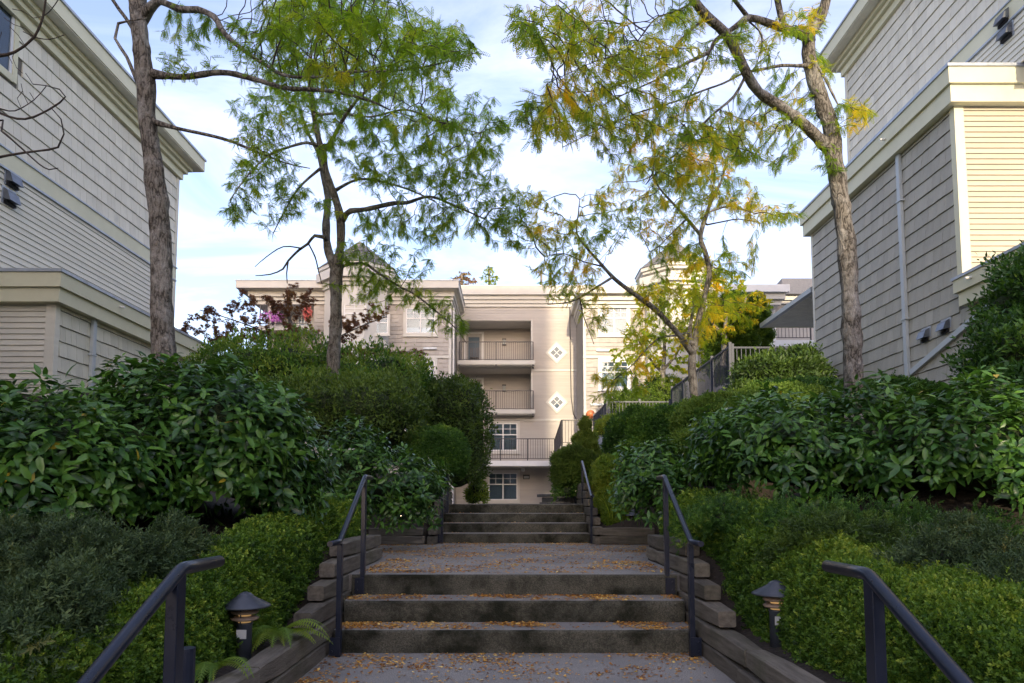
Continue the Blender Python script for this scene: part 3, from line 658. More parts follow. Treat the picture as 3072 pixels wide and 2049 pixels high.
    s = slab(E, 'soffit', M['soffit'], x0 + 0.03, 14, y0, y1 - 0.03, z, z + 0.02)
    for k in range(14): slab(E, 'soffit_slat', M['soffit'], x0 + 0.1, 9.4, y0 + 0.1 + k * 0.25, y0 + 0.32 + k * 0.25, z - 0.012, z)
    slab(E, 'gutter', M['spout'], x0 - 0.09, x0 + 0.03, y0, y1, z - 0.03, z + 0.10); slab(E, 'fascia', M['trim'], x0 + 0.031, 14, y1 - 0.03, y1 + 0.02, z - 0.02, z + 0.16)
    b = MB()
    for k in range(10):
        xa, xb = x0 - 0.05 + k * 0.32, x0 - 0.05 + (k + 1) * 0.32 + 0.03; za, zb_ = z + 0.12 + k * 0.19, z + 0.12 + (k + 1) * 0.19
        b.add([(xa, y0, za), (xa, y1 + 0.05, za), (xb, y1 + 0.05, zb_ - 0.01), (xb, y0, zb_ - 0.01), (xa, y0, za - 0.03), (xa, y1 + 0.05, za - 0.03), (xb, y1 + 0.05, zb_ - 0.06), (xb, y0, zb_ - 0.06)],
              [(0, 3, 2, 1), (4, 5, 6, 7), (0, 1, 5, 4), (1, 2, 6, 5), (3, 0, 4, 7), (2, 3, 7, 6)])
    b.build('roof', M['roof'], E)
right_building()

# ------------------------------------------------------------------ far building
def win(B, x0, x1, z0, z1, Y, cols=2, trim=0.13, mat='far_trim', blinds=0.6, upper=0.42, n=-1):
    """double window: trim, frame with mullions, panes, blind, dark room behind"""
    f = MB(); t = trim; y = Y - 0.05
    f.box(x0 - t, x0, y, Y, z0 - t, z1 + t * 1.2); f.box(x1, x1 + t, y, Y, z0 - t, z1 + t * 1.2)
    f.box(x0, x1, y, Y, z1, z1 + t * 1.2); f.box(x0, x1, y, Y, z0 - t, z0); f.box(x0 - t - 0.03, x1 + t + 0.03, y - 0.04, Y - 0.001, z0 - t - 0.05, z0 - t)
    w = f.build('window', M[mat], B)
    fr = MB(); s = 0.045; zm = z1 - (z1 - z0) * upper
    for a in (x0, x1 - s): fr.box(a, a + s, Y - 0.035, Y + 0.01, z0, z1)
    fr.box(x0 + s, x1 - s, Y - 0.035, Y + 0.01, z0, z0 + s); fr.box(x0 + s, x1 - s, Y - 0.035, Y + 0.01, z1 - s, z1)
    for c in range(1, cols):
        xm = x0 + (x1 - x0) * c / cols; fr.box(xm - s * 0.7, xm + s * 0.7, Y - 0.037, Y + 0.01, z0 + s, z1 - s)
    fr.box(x0 + s, x1 - s, Y - 0.036, Y + 0.01, zm - s * 0.6, zm + s * 0.6); fr.build('frame', M['white'], w)
    mu = MB(); cw = (x1 - x0) / cols
    for c in range(cols):
        xm = x0 + cw * (c + 0.5); mu.box(xm - 0.012, xm + 0.012, Y - 0.028, Y - 0.012, zm, z1 - s)
        zz_ = (zm + z1) / 2; mu.box(x0 + cw * c + s * 0.7, x0 + cw * (c + 1) - s * 0.7, Y - 0.027, Y - 0.013, zz_ - 0.012, zz_ + 0.012)
    mu.build('muntin', M['white'], w)
    for c in range(cols):
        for a, e in ((z0, zm), (zm, z1)): MB().box(x0 + cw * c + 0.01, x0 + cw * (c + 1) - 0.01, Y - 0.006, Y - 0.002, a + 0.01, e - 0.01).build('pane', M['glass'], w)
    bl = MB(); k = z1 - 0.03
    while k > z1 - (z1 - z0) * blinds:
        bl.add([(x0 + 0.03, Y + 0.05, k), (x1 - 0.03, Y + 0.05, k), (x1 - 0.03, Y + 0.085, k - 0.028), (x0 + 0.03, Y + 0.085, k - 0.028)], [(0, 1, 2, 3)]); k -= 0.034
    if bl.v: tag(bl.build('blind', M['blind'], w), kind='stuff')
    MB().add([(x0, Y + 0.16, z0), (x1, Y + 0.16, z0), (x1, Y + 0.16, z1), (x0, Y + 0.16, z1)], [(3, 2, 1, 0)]).build('curtain', M['curtain'], w)
    return w
def wall_with_holes(x0, x1, z0, z1, Y, holes, th=0.3):
    """upright wall facing the steps (front at Y) with openings"""
    xs = sorted(set([x0, x1] + [v for q in holes for v in q[:2] if x0 < v < x1])); zs = sorted(set([z0, z1] + [v for q in holes for v in q[2:] if z0 < v < z1]))
    b = MB()
    for a, c in zip(xs, xs[1:]):
        for d, e in zip(zs, zs[1:]):
            if any(q[0] <= a and c <= q[1] and q[2] <= d and e <= q[3] for q in holes): continue
            b.add([(a, Y, d), (c, Y, d), (c, Y, e), (a, Y, e), (a, Y + th, d), (c, Y + th, d), (c, Y + th, e), (a, Y + th, e)],
                  [(0, 1, 2, 3), (5, 4, 7, 6), (1, 5, 6, 2), (4, 0, 3, 7), (3, 2, 6, 7), (4, 5, 1, 0)])
    return b
def railing(B, a, b, hgt=1.05, gap=0.105, post=1.6, m='iron', drop=0.16, name='railing', bw=0.018):
    """balcony rail between two points on the floor line: top and bottom rail, posts with brackets, each baluster a piece"""
    a, b = Vector(a), Vector(b); d = b - a; L = d.length; d /= L
    r = MB(); up = Vector((0, 0, 1)); r.bar(a + up * hgt, b + up * hgt, 0.045, 0.04); r.bar(a + up * 0.12, b + up * 0.12, 0.03, 0.03)
    R = r.build(name, M[m], B)
    k = max(1, int(round(L / post)))
    for i in range(k + 1):
        p = a + d * (L * i / k); MB().box(p.x - 0.025, p.x + 0.025, p.y - 0.025, p.y + 0.025, p.z - drop, p.z + hgt).box(p.x - 0.055, p.x + 0.055, p.y - 0.03, p.y + 0.03, p.z - drop - 0.08, p.z - drop).build('post', M[m], R)
    nb = int(L / gap); me = MB().box(-bw / 2, bw / 2, -bw / 2, bw / 2, 0.12, hgt - 0.015).mesh('baluster')
    for i in range(1, nb): link('baluster', me, M[m], R, a + d * (L * i / nb))
    return R
def X_(px, Y): return (px - 1536.0) / F * Y * 1.0
def octagon(cx, cy, r, off=math.pi / 8): return [(cx + r * math.cos(off + k * math.pi / 4), cy + r * math.sin(off + k * math.pi / 4)) for k in range(8)]
def prism(pts, z0, z1, pts1=None):
    b = MB(); n = len(pts); pts1 = pts1 or pts
    b.add([(x, y, z0) for x, y in pts] + [(x, y, z1) for x, y in pts1], [tuple(reversed(range(n))), tuple(range(n, 2 * n))] + [(i, (i + 1) % n, n + (i + 1) % n, n + i) for i in range(n)])
    return b
def turret(B, cx, cy, zc, lowz, nm):
    """octagonal bay carried up as a turret with windows and a shingled pyramid roof"""
    R = 1.62
    prism(octagon(cx, cy, R), lowz, zc - 0.45).build('bay_wall', M['far_trim'], B)
    for o, a, c in ((0.10, -0.45, -0.28), (0.22, -0.28, -0.12), (0.42, -0.12, 0.30)): prism(octagon(cx, cy, R + o), zc + a, zc + c).build('bay_cornice', M['far_trim'], B)
    r2 = 1.50; zd = zc + 0.30; ze = at(2035, 806, cy - 1.6).z
    T = thing('roof_turret', f'octagonal roof turret with grey shingle pyramid roof, {nm}', 'turret')
    prism(octagon(cx, cy, r2), zd, ze).build('drum', M['far_trim'], T)
    o8 = octagon(cx, cy, r2)
    for k in range(8):
        p, q = Vector((*o8[k], 0)), Vector((*o8[(k + 1) % 8], 0)); c = (p + q) / 2; nn = Vector((c.x - cx, c.y - cy, 0)).normalized(); uu = (q - p).normalized(); w2 = (q - p).length * 0.36
        if nn.y > 0.3: continue
        z0, z1 = zd + 0.10, ze - 0.20; f = MB(); mid = Vector((c.x, c.y, 0)) + nn * 0.02
        for s in (-1, 1): f.obox(mid + uu * s * w2 + Vector((0, 0, (z0 + z1) / 2)), uu * 0.05, nn * 0.03, Vector((0, 0, (z1 - z0) / 2)))
        for z in (z0, (z0 + z1) / 2, z1): f.obox(mid + Vector((0, 0, z)), uu * (w2 - 0.05), nn * 0.028, Vector((0, 0, 0.03)))
        f.obox(mid + Vector((0, 0, (z0 + z1) / 2)), uu * 0.02, nn * 0.026, Vector((0, 0, (z1 - z0) / 2)))
        w = f.build('window', M['white'], T); MB().obox(mid + Vector((0, 0, (z0 + z1) / 2)), uu * w2, nn * 0.008, Vector((0, 0, (z1 - z0) / 2))).build('pane', M['turret_glass'], w)
    for a, c, d in ((r2 + 0.10, ze - 0.12, ze), (r2 + 0.36, ze, ze + 0.13), (r2 + 0.46, ze + 0.13, ze + 0.30)): prism(octagon(cx, cy, a), c, d).build('eave', M['far_trim'], T)
    za = at(2035, 724, cy).z; zr = ze + 0.30; n = 9; Rr = r2 + 0.48
    rf = MB()
    for k in range(n):
        f0, f1 = 1 - k / n, 1 - (k + 1) / n; zz0, zz1 = zr + (za - zr) * k / n, zr + (za - zr) * (k + 1) / n
        o = octagon(cx, cy, Rr * f0 + 0.03); o1 = octagon(cx, cy, max(Rr * f1, 0.02)); b0 = len(rf.v)
        rf.add([(x, y, zz0 - 0.01) for x, y in octagon(cx, cy, Rr * f0)] + [(x, y, zz0) for x, y in o] + [(x, y, zz1 + 0.012) for x, y in o1], [(i, (i + 1) % 8, 8 + (i + 1) % 8, 8 + i) for i in range(8)] + [(8 + i, 8 + (i + 1) % 8, 16 + (i + 1) % 8, 16 + i) for i in range(8)])
    rf.build('roof', M['roof'], T)
M['curtain'] = surf('pale curtain', (0.50, 0.55, 0.56), (0.36, 0.42, 0.45), 1.2, rough=0.8)
M['turret_glass'] = surf('turret window glass', (0.10, 0.14, 0.17), (0.07, 0.10, 0.13), 2, rough=0.02, spec=0.18)
def far_building():
    B = thing('apartment_building', 'beige four storey apartment building closing the view with balconies and diamond windows', 'building')
    YR, YB = 36.0, 32.6
    def zr(py, Y=YR): return at(1536, py, Y).z
    u, n = Vector((-1, 0, 0)), Vector((0, -1, 0))
    xl, xr = X_(1369, YR), X_(1737, YR); zg = 1.0; ztop = zr(866)
    # --- centre, set back, with two balcony niches
    bx0, bx1 = X_(1377, YR), X_(1594, YR)
    n1 = (bx0, bx1, zr(1099), zr(962)); n2 = (bx0, bx1, zr(1244), zr(1104))
    wz = [(X_(1466, YR), X_(1552, YR), zr(1352), zr(1270)), (X_(1466, YR), X_(1552, YR), zr(1500), zr(1419))]
    wall_with_holes(xl - 0.5, xr + 0.5, zg - 0.6, ztop - 0.5, YR, [n1, n2] + wz).build('wall', M['far_lap'], B)
    laps(B, Vector((0, YR, 0)), u, n, -xr, -xl, zg, ztop - 1.0, 0.088, M['far_lap'], own=False,
         holes=[(-c[1] - 0.06, -c[0] + 0.06, c[2] - 0.05, c[3] + 0.02) for c in (n1, n2)] + [(-c[1] - 0.12, -c[0] + 0.12, c[2] - 0.17, c[3] + 0.15) for c in wz])
    for c, nm in ((n1, 'upper'), (n2, 'lower')):
        N_ = MB(); d = 1.7; x0, x1, z0, z1 = c
        N_.add([(x0, YR, z0), (x1, YR, z0), (x1, YR + d, z0), (x0, YR + d, z0), (x0, YR, z1), (x1, YR, z1), (x1, YR + d, z1), (x0, YR + d, z1)], [(0, 1, 2, 3), (7, 6, 5, 4), (3, 2, 6, 7), (2, 1, 5, 6), (0, 3, 7, 4)])
        o = N_.build('balcony_niche', M['far_lap'], B)
        slab(o, 'ceiling', M['far_trim'], x0, x1, YR + 0.01, YR + d, z1 - 0.02, z1 - 0.01)
        laps(o, Vector((0, YR + d - 0.01, 0)), u, n, -x1, -(x0 + 1.25), z0, z1 - 0.05, 0.088, M['far_lap'], own=False)
        tr = MB(); tr.box(x1, x1 + 0.09, YR - 0.04, YR, z0 + 0.3, z1 + 0.02); tr.build('corner_trim', M['far_trim'], B)
        fl = slab(B, 'balcony_floor', M['far_trim'], x0 - 0.05, x1 + 0.17, YR - 0.62, YR + 0.05, z0 - 0.06, z0 + 0.17); slab(fl, 'fascia', M['far_trim'], x0 - 0.05, x1 + 0.19, YR - 0.66, YR - 0.621, z0 - 0.02, z0 + 0.19)
        zf = z0 + 0.17
        D = slab(B, 'balcony_door', M['white'], x0 + 0.12, x0 + 1.22, YR + d - 0.06, YR + d - 0.02, zf, zf + 2.12)
        slab(D, 'door_panel', M['door'], x0 + 0.24, x0 + 1.10, YR + d - 0.10, YR + d - 0.06, zf, zf + 2.0); slab(D, 'pane', M['turret_glass'], x0 + 0.36, x0 + 0.98, YR + d - 0.12, YR + d - 0.10, zf + 0.3, zf + 1.8)
        lx = X_(1512, YR + d); L = slab(B, 'wall_light', M['iron'], lx - 0.11, lx + 0.11, YR + d - 0.16, YR + d - 0.02, zf + 1.35, zf + 1.40)
        slab(L, 'lantern_glass', M['blind'], lx - 0.08, lx + 0.08, YR + d - 0.14, YR + d - 0.04, zf + 1.40, zf + 1.66); slab(L, 'lantern_cap', M['iron'], lx - 0.11, lx + 0.11, YR + d - 0.16, YR + d - 0.02, zf + 1.66, zf + 1.72)
        railing(B, (x0 + 0.02, YR - 0.60, zf - 0.05), (x1 + 0.08, YR - 0.60, zf - 0.05), 1.06, 0.112, 1.9)
        R2 = railing(B, (x1 + 0.10, YR - 0.58, zf - 0.05), (x1 + 0.10, YR - 0.02, zf - 0.05), 1.06, 0.112, 0.6)
    ch = thing('balcony_chair', 'dark slat back chair on the upper balcony of the far building', 'chair', (n1[0] + 0.75, YR + 0.75, n1[2] + 0.18))
    MB().box(-0.25, 0.25, -0.22, 0.25, 0.42, 0.46).build('seat', M['iron'], ch)
    for x in (-0.22, 0.22):
        for y in (-0.2, 0.22): MB().box(x - 0.02, x + 0.02, y - 0.02, y + 0.02, 0, 0.42 if y > 0 else 0.98).build('leg', M['iron'], ch)
    for k in range(5): MB().box(-0.17 + k * 0.085 - 0.02, -0.17 + k * 0.085 + 0.02, -0.21, -0.19, 0.5, 0.95).build('back_slat', M['iron'], ch)
    # diamonds
    for py in (1059, 1207.6):
        cx, cz = X_(1671.5, YR), zr(py); D = None
        for hs, th, m, nm in ((0.60, 0.05, 'far_trim', 'window'), (0.47, 0.075, 'white', 'frame'), (0.335, 0.079, 'turret_glass', 'pane')):
            b = MB(); q = [(cx, cz - hs), (cx + hs, cz), (cx, cz + hs), (cx - hs, cz)]
            b.add([(x, YR - 0.012 - th, z) for x, z in q] + [(x, YR, z) for x, z in q], [(0, 1, 2, 3), (0, 4, 5, 1), (1, 5, 6, 2), (2, 6, 7, 3), (3, 7, 4, 0)])
            o = b.build(nm, M[m], D or B); D = D or tag(o, 'diamond shaped window with white frame')
        for s in (-1, 1):
            b = MB(); b.obox((cx, YR - 0.095, cz), Vector((0.24, 0, 0.24 * s)) * 0.68, Vector((0, 0.006, 0)), Vector((-0.010 * s, 0, 0.010))); b.build('muntin', M['white'], D)
    # trims and cornice of the centre
    for py in (1111, 1260): slab(B, 'band', M['far_trim'], X_(1600, YR) if py < 1200 else xl, xr, YR - 0.05, YR, zr(py) - 0.05, zr(py) + 0.05)
    for o, a, c in ((0.10, -1.02, -0.85), (0.18, -0.85, -0.66), (0.28, -0.66, -0.45), (0.45, -0.45, 0.0)): slab(B, 'cornice', M['far_trim'], xl - 0.3, xr + 0.3, YR - o, YR + 6, ztop + a, ztop + c)
    slab(B, 'roof_cap', M['white'], xl - 0.3, xr + 0.3, YR - 0.47, YR + 6, ztop, ztop + 0.04)
    for c in wz: win(B, *c, YR, blinds=0.95)
    lx, lz = X_(1579, YR), zr(1431); L = slab(B, 'wall_light', M['iron'], lx - 0.17, lx + 0.17, YR - 0.10, YR - 0.02, lz - 0.12, lz + 0.12); slab(L, 'lens', M['blind'], lx - 0.13, lx + 0.13, YR - 0.125, YR - 0.10, lz - 0.08, lz + 0.05)
    lx, lz = X_(1569, YR - 0.3), zr(1410, YR - 0.3); C = MB().lathe((lx, YR - 0.3, lz), [(0.02, -0.10), (0.085, -0.07), (0.10, 0.0), (0.09, 0.10)], 14).build('camera_dome', M['white'], B, smooth=True)
    # lower balcony / bridge
    zf = zr(1384, 34.2); fl = slab(B, 'balcony_floor', M['far_trim'], -6.2, X_(1664, 34.2), 34.2, YR - 0.02, zf - 0.26, zf); slab(fl, 'fascia', M['white'], -6.2, X_(1666, 34.2) + 0.03, 34.15, 34.199, zf - 0.24, zf + 0.03)
    railing(B, (-6.0, 34.24, zf + 0.02), (X_(1664, 34.2), 34.24, zf + 0.02), 1.12, 0.118, 1.35)
    railing(B, (X_(1666, 34.2), 34.2, zf + 0.02), (X_(1666, 34.2) + 0.02, 30.0, zf + 0.45), 1.12, 0.13, 1.4); railing(B, (X_(1666, 34.2) + 0.05, 30.0, zf + 0.45), (4.4, 30.0, zf + 0.45), 1.12, 0.13, 1.4)
    slab(B, 'bridge_floor', M['far_trim'], X_(1666, 34.2) + 0.05, 3.3, 29.95, 34.1, zf + 0.22, zf + 0.44)
    # --- cable drop on the centre wall
    pts = [(X_(1712 + dx, YR - 0.06), YR - 0.06, zr(py, YR - 0.06)) for dx, py in ((0, 905), (1, 1000), (2, 1110), (3, 1190), (9, 1240), (20, 1262))]
    MB().tube(pts, 0.022, 6).build('cable', M['iron'], B)
    # --- left bay
    lx0, lx1 = X_(790, YB), X_(1350, YB); zc = zr(857, YB); zm = zr(878, YB)
    w1 = (X_(1213, YB), X_(1301, YB), zr(1000, YB), zr(924, YB)); w2 = (X_(1213, YB), X_(1301, YB), zr(1160, YB), zr(1082, YB)); w3 = (X_(1213, YB), X_(1301, YB), zr(1310, YB), zr(1235, YB))
    nb = (lx0 + 0.2, X_(930, YB), zr(992, YB), zr(910, YB))
    wall_with_holes(lx0, lx1, 0.5, zm, YB, [w1, w2, w3, nb]).build('bay_wall', M['far_shingle'], B)
    slab(B, 'bay_return', M['far_lap'], lx1 - 0.3, lx1, YB + 0.3, YR, 0.5, zm); slab(B, 'bay_end', M['far_shingle'], lx0, lx0 + 0.3, YB + 0.3, 41, 0.5, zm)
    laps(B, Vector((lx1, YB, 0)), Vector((0, -1, 0)), Vector((1, 0, 0)), -(YR - YB), -0.1, 0.8, zm - 0.4, 0.088, M['far_lap'], own=False)
    lst = []; cb = 0.10
    shingles(lst, Vector((lx1, YB, 0)), u, n, cb, lx1 - lx0, 2.5, zc - 0.95, 0.20, [(lx1 - c[1] - 0.17, lx1 - c[0] + 0.17, c[2] - 0.2, c[3] + 0.18) for c in (w1, w2, w3)] + [(lx1 - nb[1] - 0.05, lx1 - nb[0] + 0.05, nb[2], nb[3])], 31, 0.2, 0.42)
    b = MB()
    for q in lst: wedge(b, *q)
    tag(b.build('shingle_field', M['far_shingle'], B), kind='stuff')
    slab(B, 'corner_board', M['far_trim'], lx1 - cb, lx1 + 0.02, YB - 0.035, YB + 0.08, 0.6, zc - 0.96); MB().tube([(lx1 + 0.09, YB + 0.35, zc - 1.0), (lx1 + 0.09, YB + 0.35, 1.0)], 0.05, 8).build('downspout', M['white'], B)
    for py in (1071,): slab(B, 'band', M['far_trim'], lx0, lx1 + 0.03, YB - 0.06, YB - 0.036, zr(py, YB) - 0.06, zr(py, YB) + 0.06)
    for o, a, c in ((0.10, -0.95, -0.78), (0.20, -0.78, -0.62), (0.32, -0.62, -0.36), (0.75, -0.34, 0.0)):
        slab(B, 'cornice', M['far_trim'], lx0 - o - 0.55, lx1 + o * 0.55, YB - o, 42, zc + a, zc + c)
    slab(B, 'soffit', M['soffit'], lx0 - 0.9, lx1 + 0.3, YB - 0.6, 42, zc - 0.36, zc - 0.34); slab(B, 'roof_cap', M['flash'], lx0 - 1.33, lx1 + 0.45, YB - 0.78, 42, zc, zc + 0.05)
    for c, bl in ((w1, 0.75), (w2, 0.4), (w3, 0.9)): win(B, *c, YB, blinds=bl)
    N_ = MB(); x0, x1, z0, z1 = nb; d = 1.5
    N_.add([(x0, YB, z0), (x1, YB, z0), (x1, YB + d, z0), (x0, YB + d, z0), (x0, YB, z1), (x1, YB, z1), (x1, YB + d, z1), (x0, YB + d, z1)], [(0, 1, 2, 3), (7, 6, 5, 4), (3, 2, 6, 7), (2, 1, 5, 6), (0, 3, 7, 4)]); N_.build('balcony_niche', M['far_lap'], B)
    slab(B, 'balcony_floor', M['far_trim'], x0 - 0.3, x1 + 0.1, YB - 0.9, YB + 0.02, z0 - 0.2, z0 + 0.02); railing(B, (x0 - 0.25, YB - 0.85, z0), (x1, YB - 0.85, z0), 1.02, 0.13, 1.6)
    win(B, x0 + 0.8, x1 - 0.5, z0 + 0.1, z0 + 1.2, YB + d - 0.02, blinds=0.3)
    tx = X_(1062, YB - 0.3); turret(B, tx, YB + 0.05, zc, 1.0, 'the left one behind the branches')
    for px, py0, py1, ww in ((1055, 978, 912, 0.5), (1134, 1000, 944, 0.36)):
        yy = YB - 1.50 if px < 1100 else YB - 1.02
        win(B, X_(px, yy) - ww, X_(px, yy) + ww, zr(py0, yy), zr(py1, yy), yy + 0.06, cols=1, blinds=0.9, trim=0.08)
    # --- right bay
    rx0 = X_(1754, YB); rx1 = 14.0; zc2 = zr(868, YB)
    v1 = (X_(1806, YB), X_(1888, YB), zr(1001, YB), zr(921, YB)); v2 = (X_(1806, YB), X_(1888, YB), zr(1162, YB), zr(1084, YB))
    wall_with_holes(rx0, rx1, 0.5, zc2 - 0.3, YB, [v1, v2]).build('bay_wall', M['far_shingle'], B); slab(B, 'bay_return', M['far_lap'], rx0, rx0 + 0.3, YB + 0.3, YR, 0.5, zc2 - 0.3)
    laps(B, Vector((rx0, YB, 0)), Vector((0, 1, 0)), Vector((-1, 0, 0)), 0.1, YR - YB, 0.8, zc2 - 0.9, 0.088, M['far_lap'], own=False)
    lst = []; shingles(lst, Vector((rx0, YB, 0)), u, n, -(rx1 - rx0), -cb, 2.5, zc2 - 0.95, 0.20, [(rx0 - c[1] - 0.17, rx0 - c[0] + 0.17, c[2] - 0.2, c[3] + 0.18) for c in (v1, v2)], 33, 0.2, 0.42)
    b = MB()
    for q in lst: wedge(b, *q)
    tag(b.build('shingle_field', M['far_shingle'], B), kind='stuff')
    slab(B, 'corner_board', M['far_trim'], rx0 - 0.02, rx0 + cb, YB - 0.035, YB + 0.08, 0.6, zc2 - 0.96); slab(B, 'band', M['far_trim'], rx0 - 0.03, rx1, YB - 0.06, YB - 0.036, zr(1071, YB) - 0.06, zr(1071, YB) + 0.06)
    slab(B, 'band', M['far_trim'], rx0 - 0.03, rx1, YB - 0.06, YB - 0.036, zr(1236, YB) - 0.05, zr(1236, YB) + 0.05)
    for o, a, c in ((0.10, -0.95, -0.78), (0.20, -0.78, -0.62), (0.32, -0.62, -0.36), (0.6, -0.36, 0.0)): slab(B, 'cornice', M['far_trim'], rx0 - o * 0.55, rx1, YB - o, 42, zc2 + a, zc2 + c)
    for c, bl in ((v1, 0.95), (v2, 0.5)): win(B, *c, YB, blinds=bl, mat='white')
    turret(B, X_(2040, YB - 0.2), YB + 0.05, zc2, 2.0, 'the right one above the yellow trees')
    for px, py in ((1813, 1052), (1793, 1214), (1287, 1046)): slab(B, 'vent', M['flash'], X_(px, YB) - 0.32, X_(px, YB) + 0.32, YB - 0.12, YB - 0.03, zr(py, YB) - 0.05, zr(py, YB) + 0.05)
    # --- wing further right, nearer, with a balcony
    Wg = thing('apartment_wing', 'sunlit cream wing with balcony and brown shingled roof behind the porch roof', 'building')
    YW = 27.0; x0, x1 = X_(2190, YW), 15.0; zt2 = zr(855, YW)
    slab(Wg, 'wall', M['far_lap'], x0 + 0.4, x1, YW + 1.2, 33, 3.0, zt2 - 0.5); slab(Wg, 'fascia', M['white'], x0, X_(2384, YW), YW - 0.1, 33, zt2 - 0.30, zt2); slab(Wg, 'cornice', M['far_trim'], x0 + 0.15, X_(2375, YW), YW + 0.05, 33, zt2 - 0.55, zt2 - 0.302)
    slab(Wg, 'cornice', M['far_trim'], x0 + 0.3, X_(2365, YW), YW + 0.2, 33, zt2 - 0.75, zt2 - 0.552)
    zf = zr(1022, YW); slab(Wg, 'balcony_floor', M['white'], x0 - 0.2, x1, YW - 0.1, YW + 1.3, zf - 0.25, zf); railing(Wg, (x0 - 0.1, YW, zf), (x1 - 3, YW, zf), 1.05, 0.14, 1.8)
    win(Wg, X_(2262, YW + 1.2), X_(2330, YW + 1.2), zf + 0.3, zf + 1.75, YW + 1.2, blinds=0.2, mat='white')
    b = MB(); xa, xb, za, zb = X_(2372, YW + 1), 16.0, zr(890, YW + 1), zr(832, YW + 1)
    b.add([(xa - 0.3, YW + 0.6, za), (xb, YW + 0.6, za), (xb, YW + 3.5, zb + 0.8), (xa + 0.9, YW + 3.5, zb + 0.8), (xa - 0.3, YW + 6.5, za)], [(0, 1, 2, 3), (0, 3, 4)]); b.build('roof', M['roof'], Wg)
    # lantern ball on the right bay
    o = thing('lantern_ball', 'round orange ball lantern on the corner of the far right bay', 'lantern', (X_(1773, YB - 0.25), YB - 0.25, zr(1243, YB - 0.25)))
    MB().lathe((0, 0, 0), [(0.02, -0.22), (0.13, -0.18), (0.21, -0.07), (0.22, 0.04), (0.16, 0.15), (0.05, 0.21)], 18).build('globe', M['orange'], o, smooth=True)
    MB().box(-0.03, 0.03, 0.15, 0.26, -0.04, 0.04).build('bracket', M['iron'], o)
far_building()

# terrace fence and retaining walls on the right
pv = MB().box(5.72, 16.0, 17.42, 33.0, 3.9, 4.03).box(3.45, 5.70, 23.85, 32.4, 3.6, 3.74).build('pavement', M['conc']); tag(pv, 'pale concrete paving of the raised terrace', kind='structure')
def fence(label, a, b, hgt=1.05, post=1.7, gap=0.115):
    t = thing('metal_fence', label, 'fence', a, 'blue grey metal fences on the terrace'); a, b = Vector(a), Vector(b); d = b - a; L = d.length; d /= L; up = Vector((0, 0, 1))
    MB().bar(up * hgt, d * L + up * hgt, 0.045, 0.045).build('top_rail', M['fence'], t); MB().bar(up * 0.08, d * L + up * 0.08, 0.035, 0.035).build('bottom_rail', M['fence'], t)
    k = max(1, int(round(L / post))); me = MB().box(-0.035, 0.035, -0.035, 0.035, -0.1, hgt + 0.10).mesh('post')
    for i in range(k + 1): link('post', me, M['fence'], t, d * (L * i / k))
    nb = int(L / gap); me = MB().box(-0.009, 0.009, -0.009, 0.009, 0.08, hgt).mesh('baluster')
    for i in range(1, nb): link('baluster', me, M['fence'], t, d * (L * i / nb))
fence('blue grey metal fence receding along the terrace edge behind the slender tree', (5.60, 17.3, 4.10), (5.60, 23.7, 4.06), 1.07)
fence('metal fence running across to the right building corner above a bush', (5.66, 17.3, 4.10), (7.40, 17.3, 4.10), 1.03, 1.7)
fence('low metal fence across the terrace in front of the clipped hedge', (3.40, 23.7, 3.70), (5.52, 23.7, 3.70), 0.98, 1.3)
fence('short metal fence running back beside the far building bay', (3.34, 23.76, 3.70), (3.34, 27.6, 3.70), 0.98, 1.3)
rw = thing('retaining_wall', 'pale stained concrete retaining wall under the terrace fence', 'retaining wall')
slab(rw, 'wall_face', M['conc'], 5.50, 5.68, 17.2, 23.9, 1.5, 4.02); slab(rw, 'wall_return', M['conc'], 5.68, 7.5, 17.2, 17.36, 1.5, 4.02)
rw = thing('retaining_wall', 'lower concrete retaining wall by the orange lantern', 'retaining wall')
slab(rw, 'wall_face', M['conc'], 3.26, 3.40, 23.62, 32.5, 0.8, 3.66); slab(rw, 'wall_return', M['conc'], 3.40, 5.49, 23.62, 23.78, 0.8, 3.66)

# unseen tall block, added behind the viewpoint to cast the courtyard's shade
def tall_shade_block():
    B = thing('shade_block', 'tall unseen beige block added behind the viewpoint to shade the courtyard', 'building')
    x0, x1, y0, y1, H_ = -13.0, 6.3, -60.0, -45.0, 35.4
    slab(B, 'wall', M['far_lap'], x0, x1, y0, y1, -1.5, H_); slab(B, 'roof_cap', M['far_trim'], x0 - 0.3, x1 + 0.0, y0 - 0.3, y1 + 0.3, H_, H_ + 0.4)
    me = MB().box(-0.8, 0.8, 0, 0.06, 0, 1.5).mesh('window'); mp = MB().box(-0.72, 0.72, 0.06, 0.075, 0.08, 1.42).mesh('pane')
    for i in range(11):
        for k in range(6):
            w = link('window', me, M['white'], B, (x0 + 2 + 3.2 * k, y1, 0.8 + 2.95 * i)); link('pane', mp, M['turret_glass'], w)
tall_shade_block()
def low_shade_block():  # second unseen block, added only to keep the lower right in shade
    B = thing('shade_block', 'lower unseen block added behind the viewpoint to shade the lower right', 'building')
    x0, x1, y0, y1, H_ = 7.0, 32.0, -44.0, -30.0, 15.6
    slab(B, 'wall', M['far_lap'], x0, x1, y0, y1, -1.5, H_); slab(B, 'roof_cap', M['far_trim'], x0 - 0.3, x1 + 0.3, y0 - 0.3, y1 + 0.3, H_, H_ + 0.4)
    me = MB().box(-0.8, 0.8, 0, 0.06, 0, 1.5).mesh('window'); mp = MB().box(-0.72, 0.72, 0.06, 0.075, 0.08, 1.42).mesh('pane')
    for i in range(5):
        for k in range(8):
            w = link('window', me, M['white'], B, (x0 + 1.6 + 3.1 * k, y1, 0.8 + 2.95 * i)); link('pane', mp, M['turret_glass'], w)
low_shade_block()
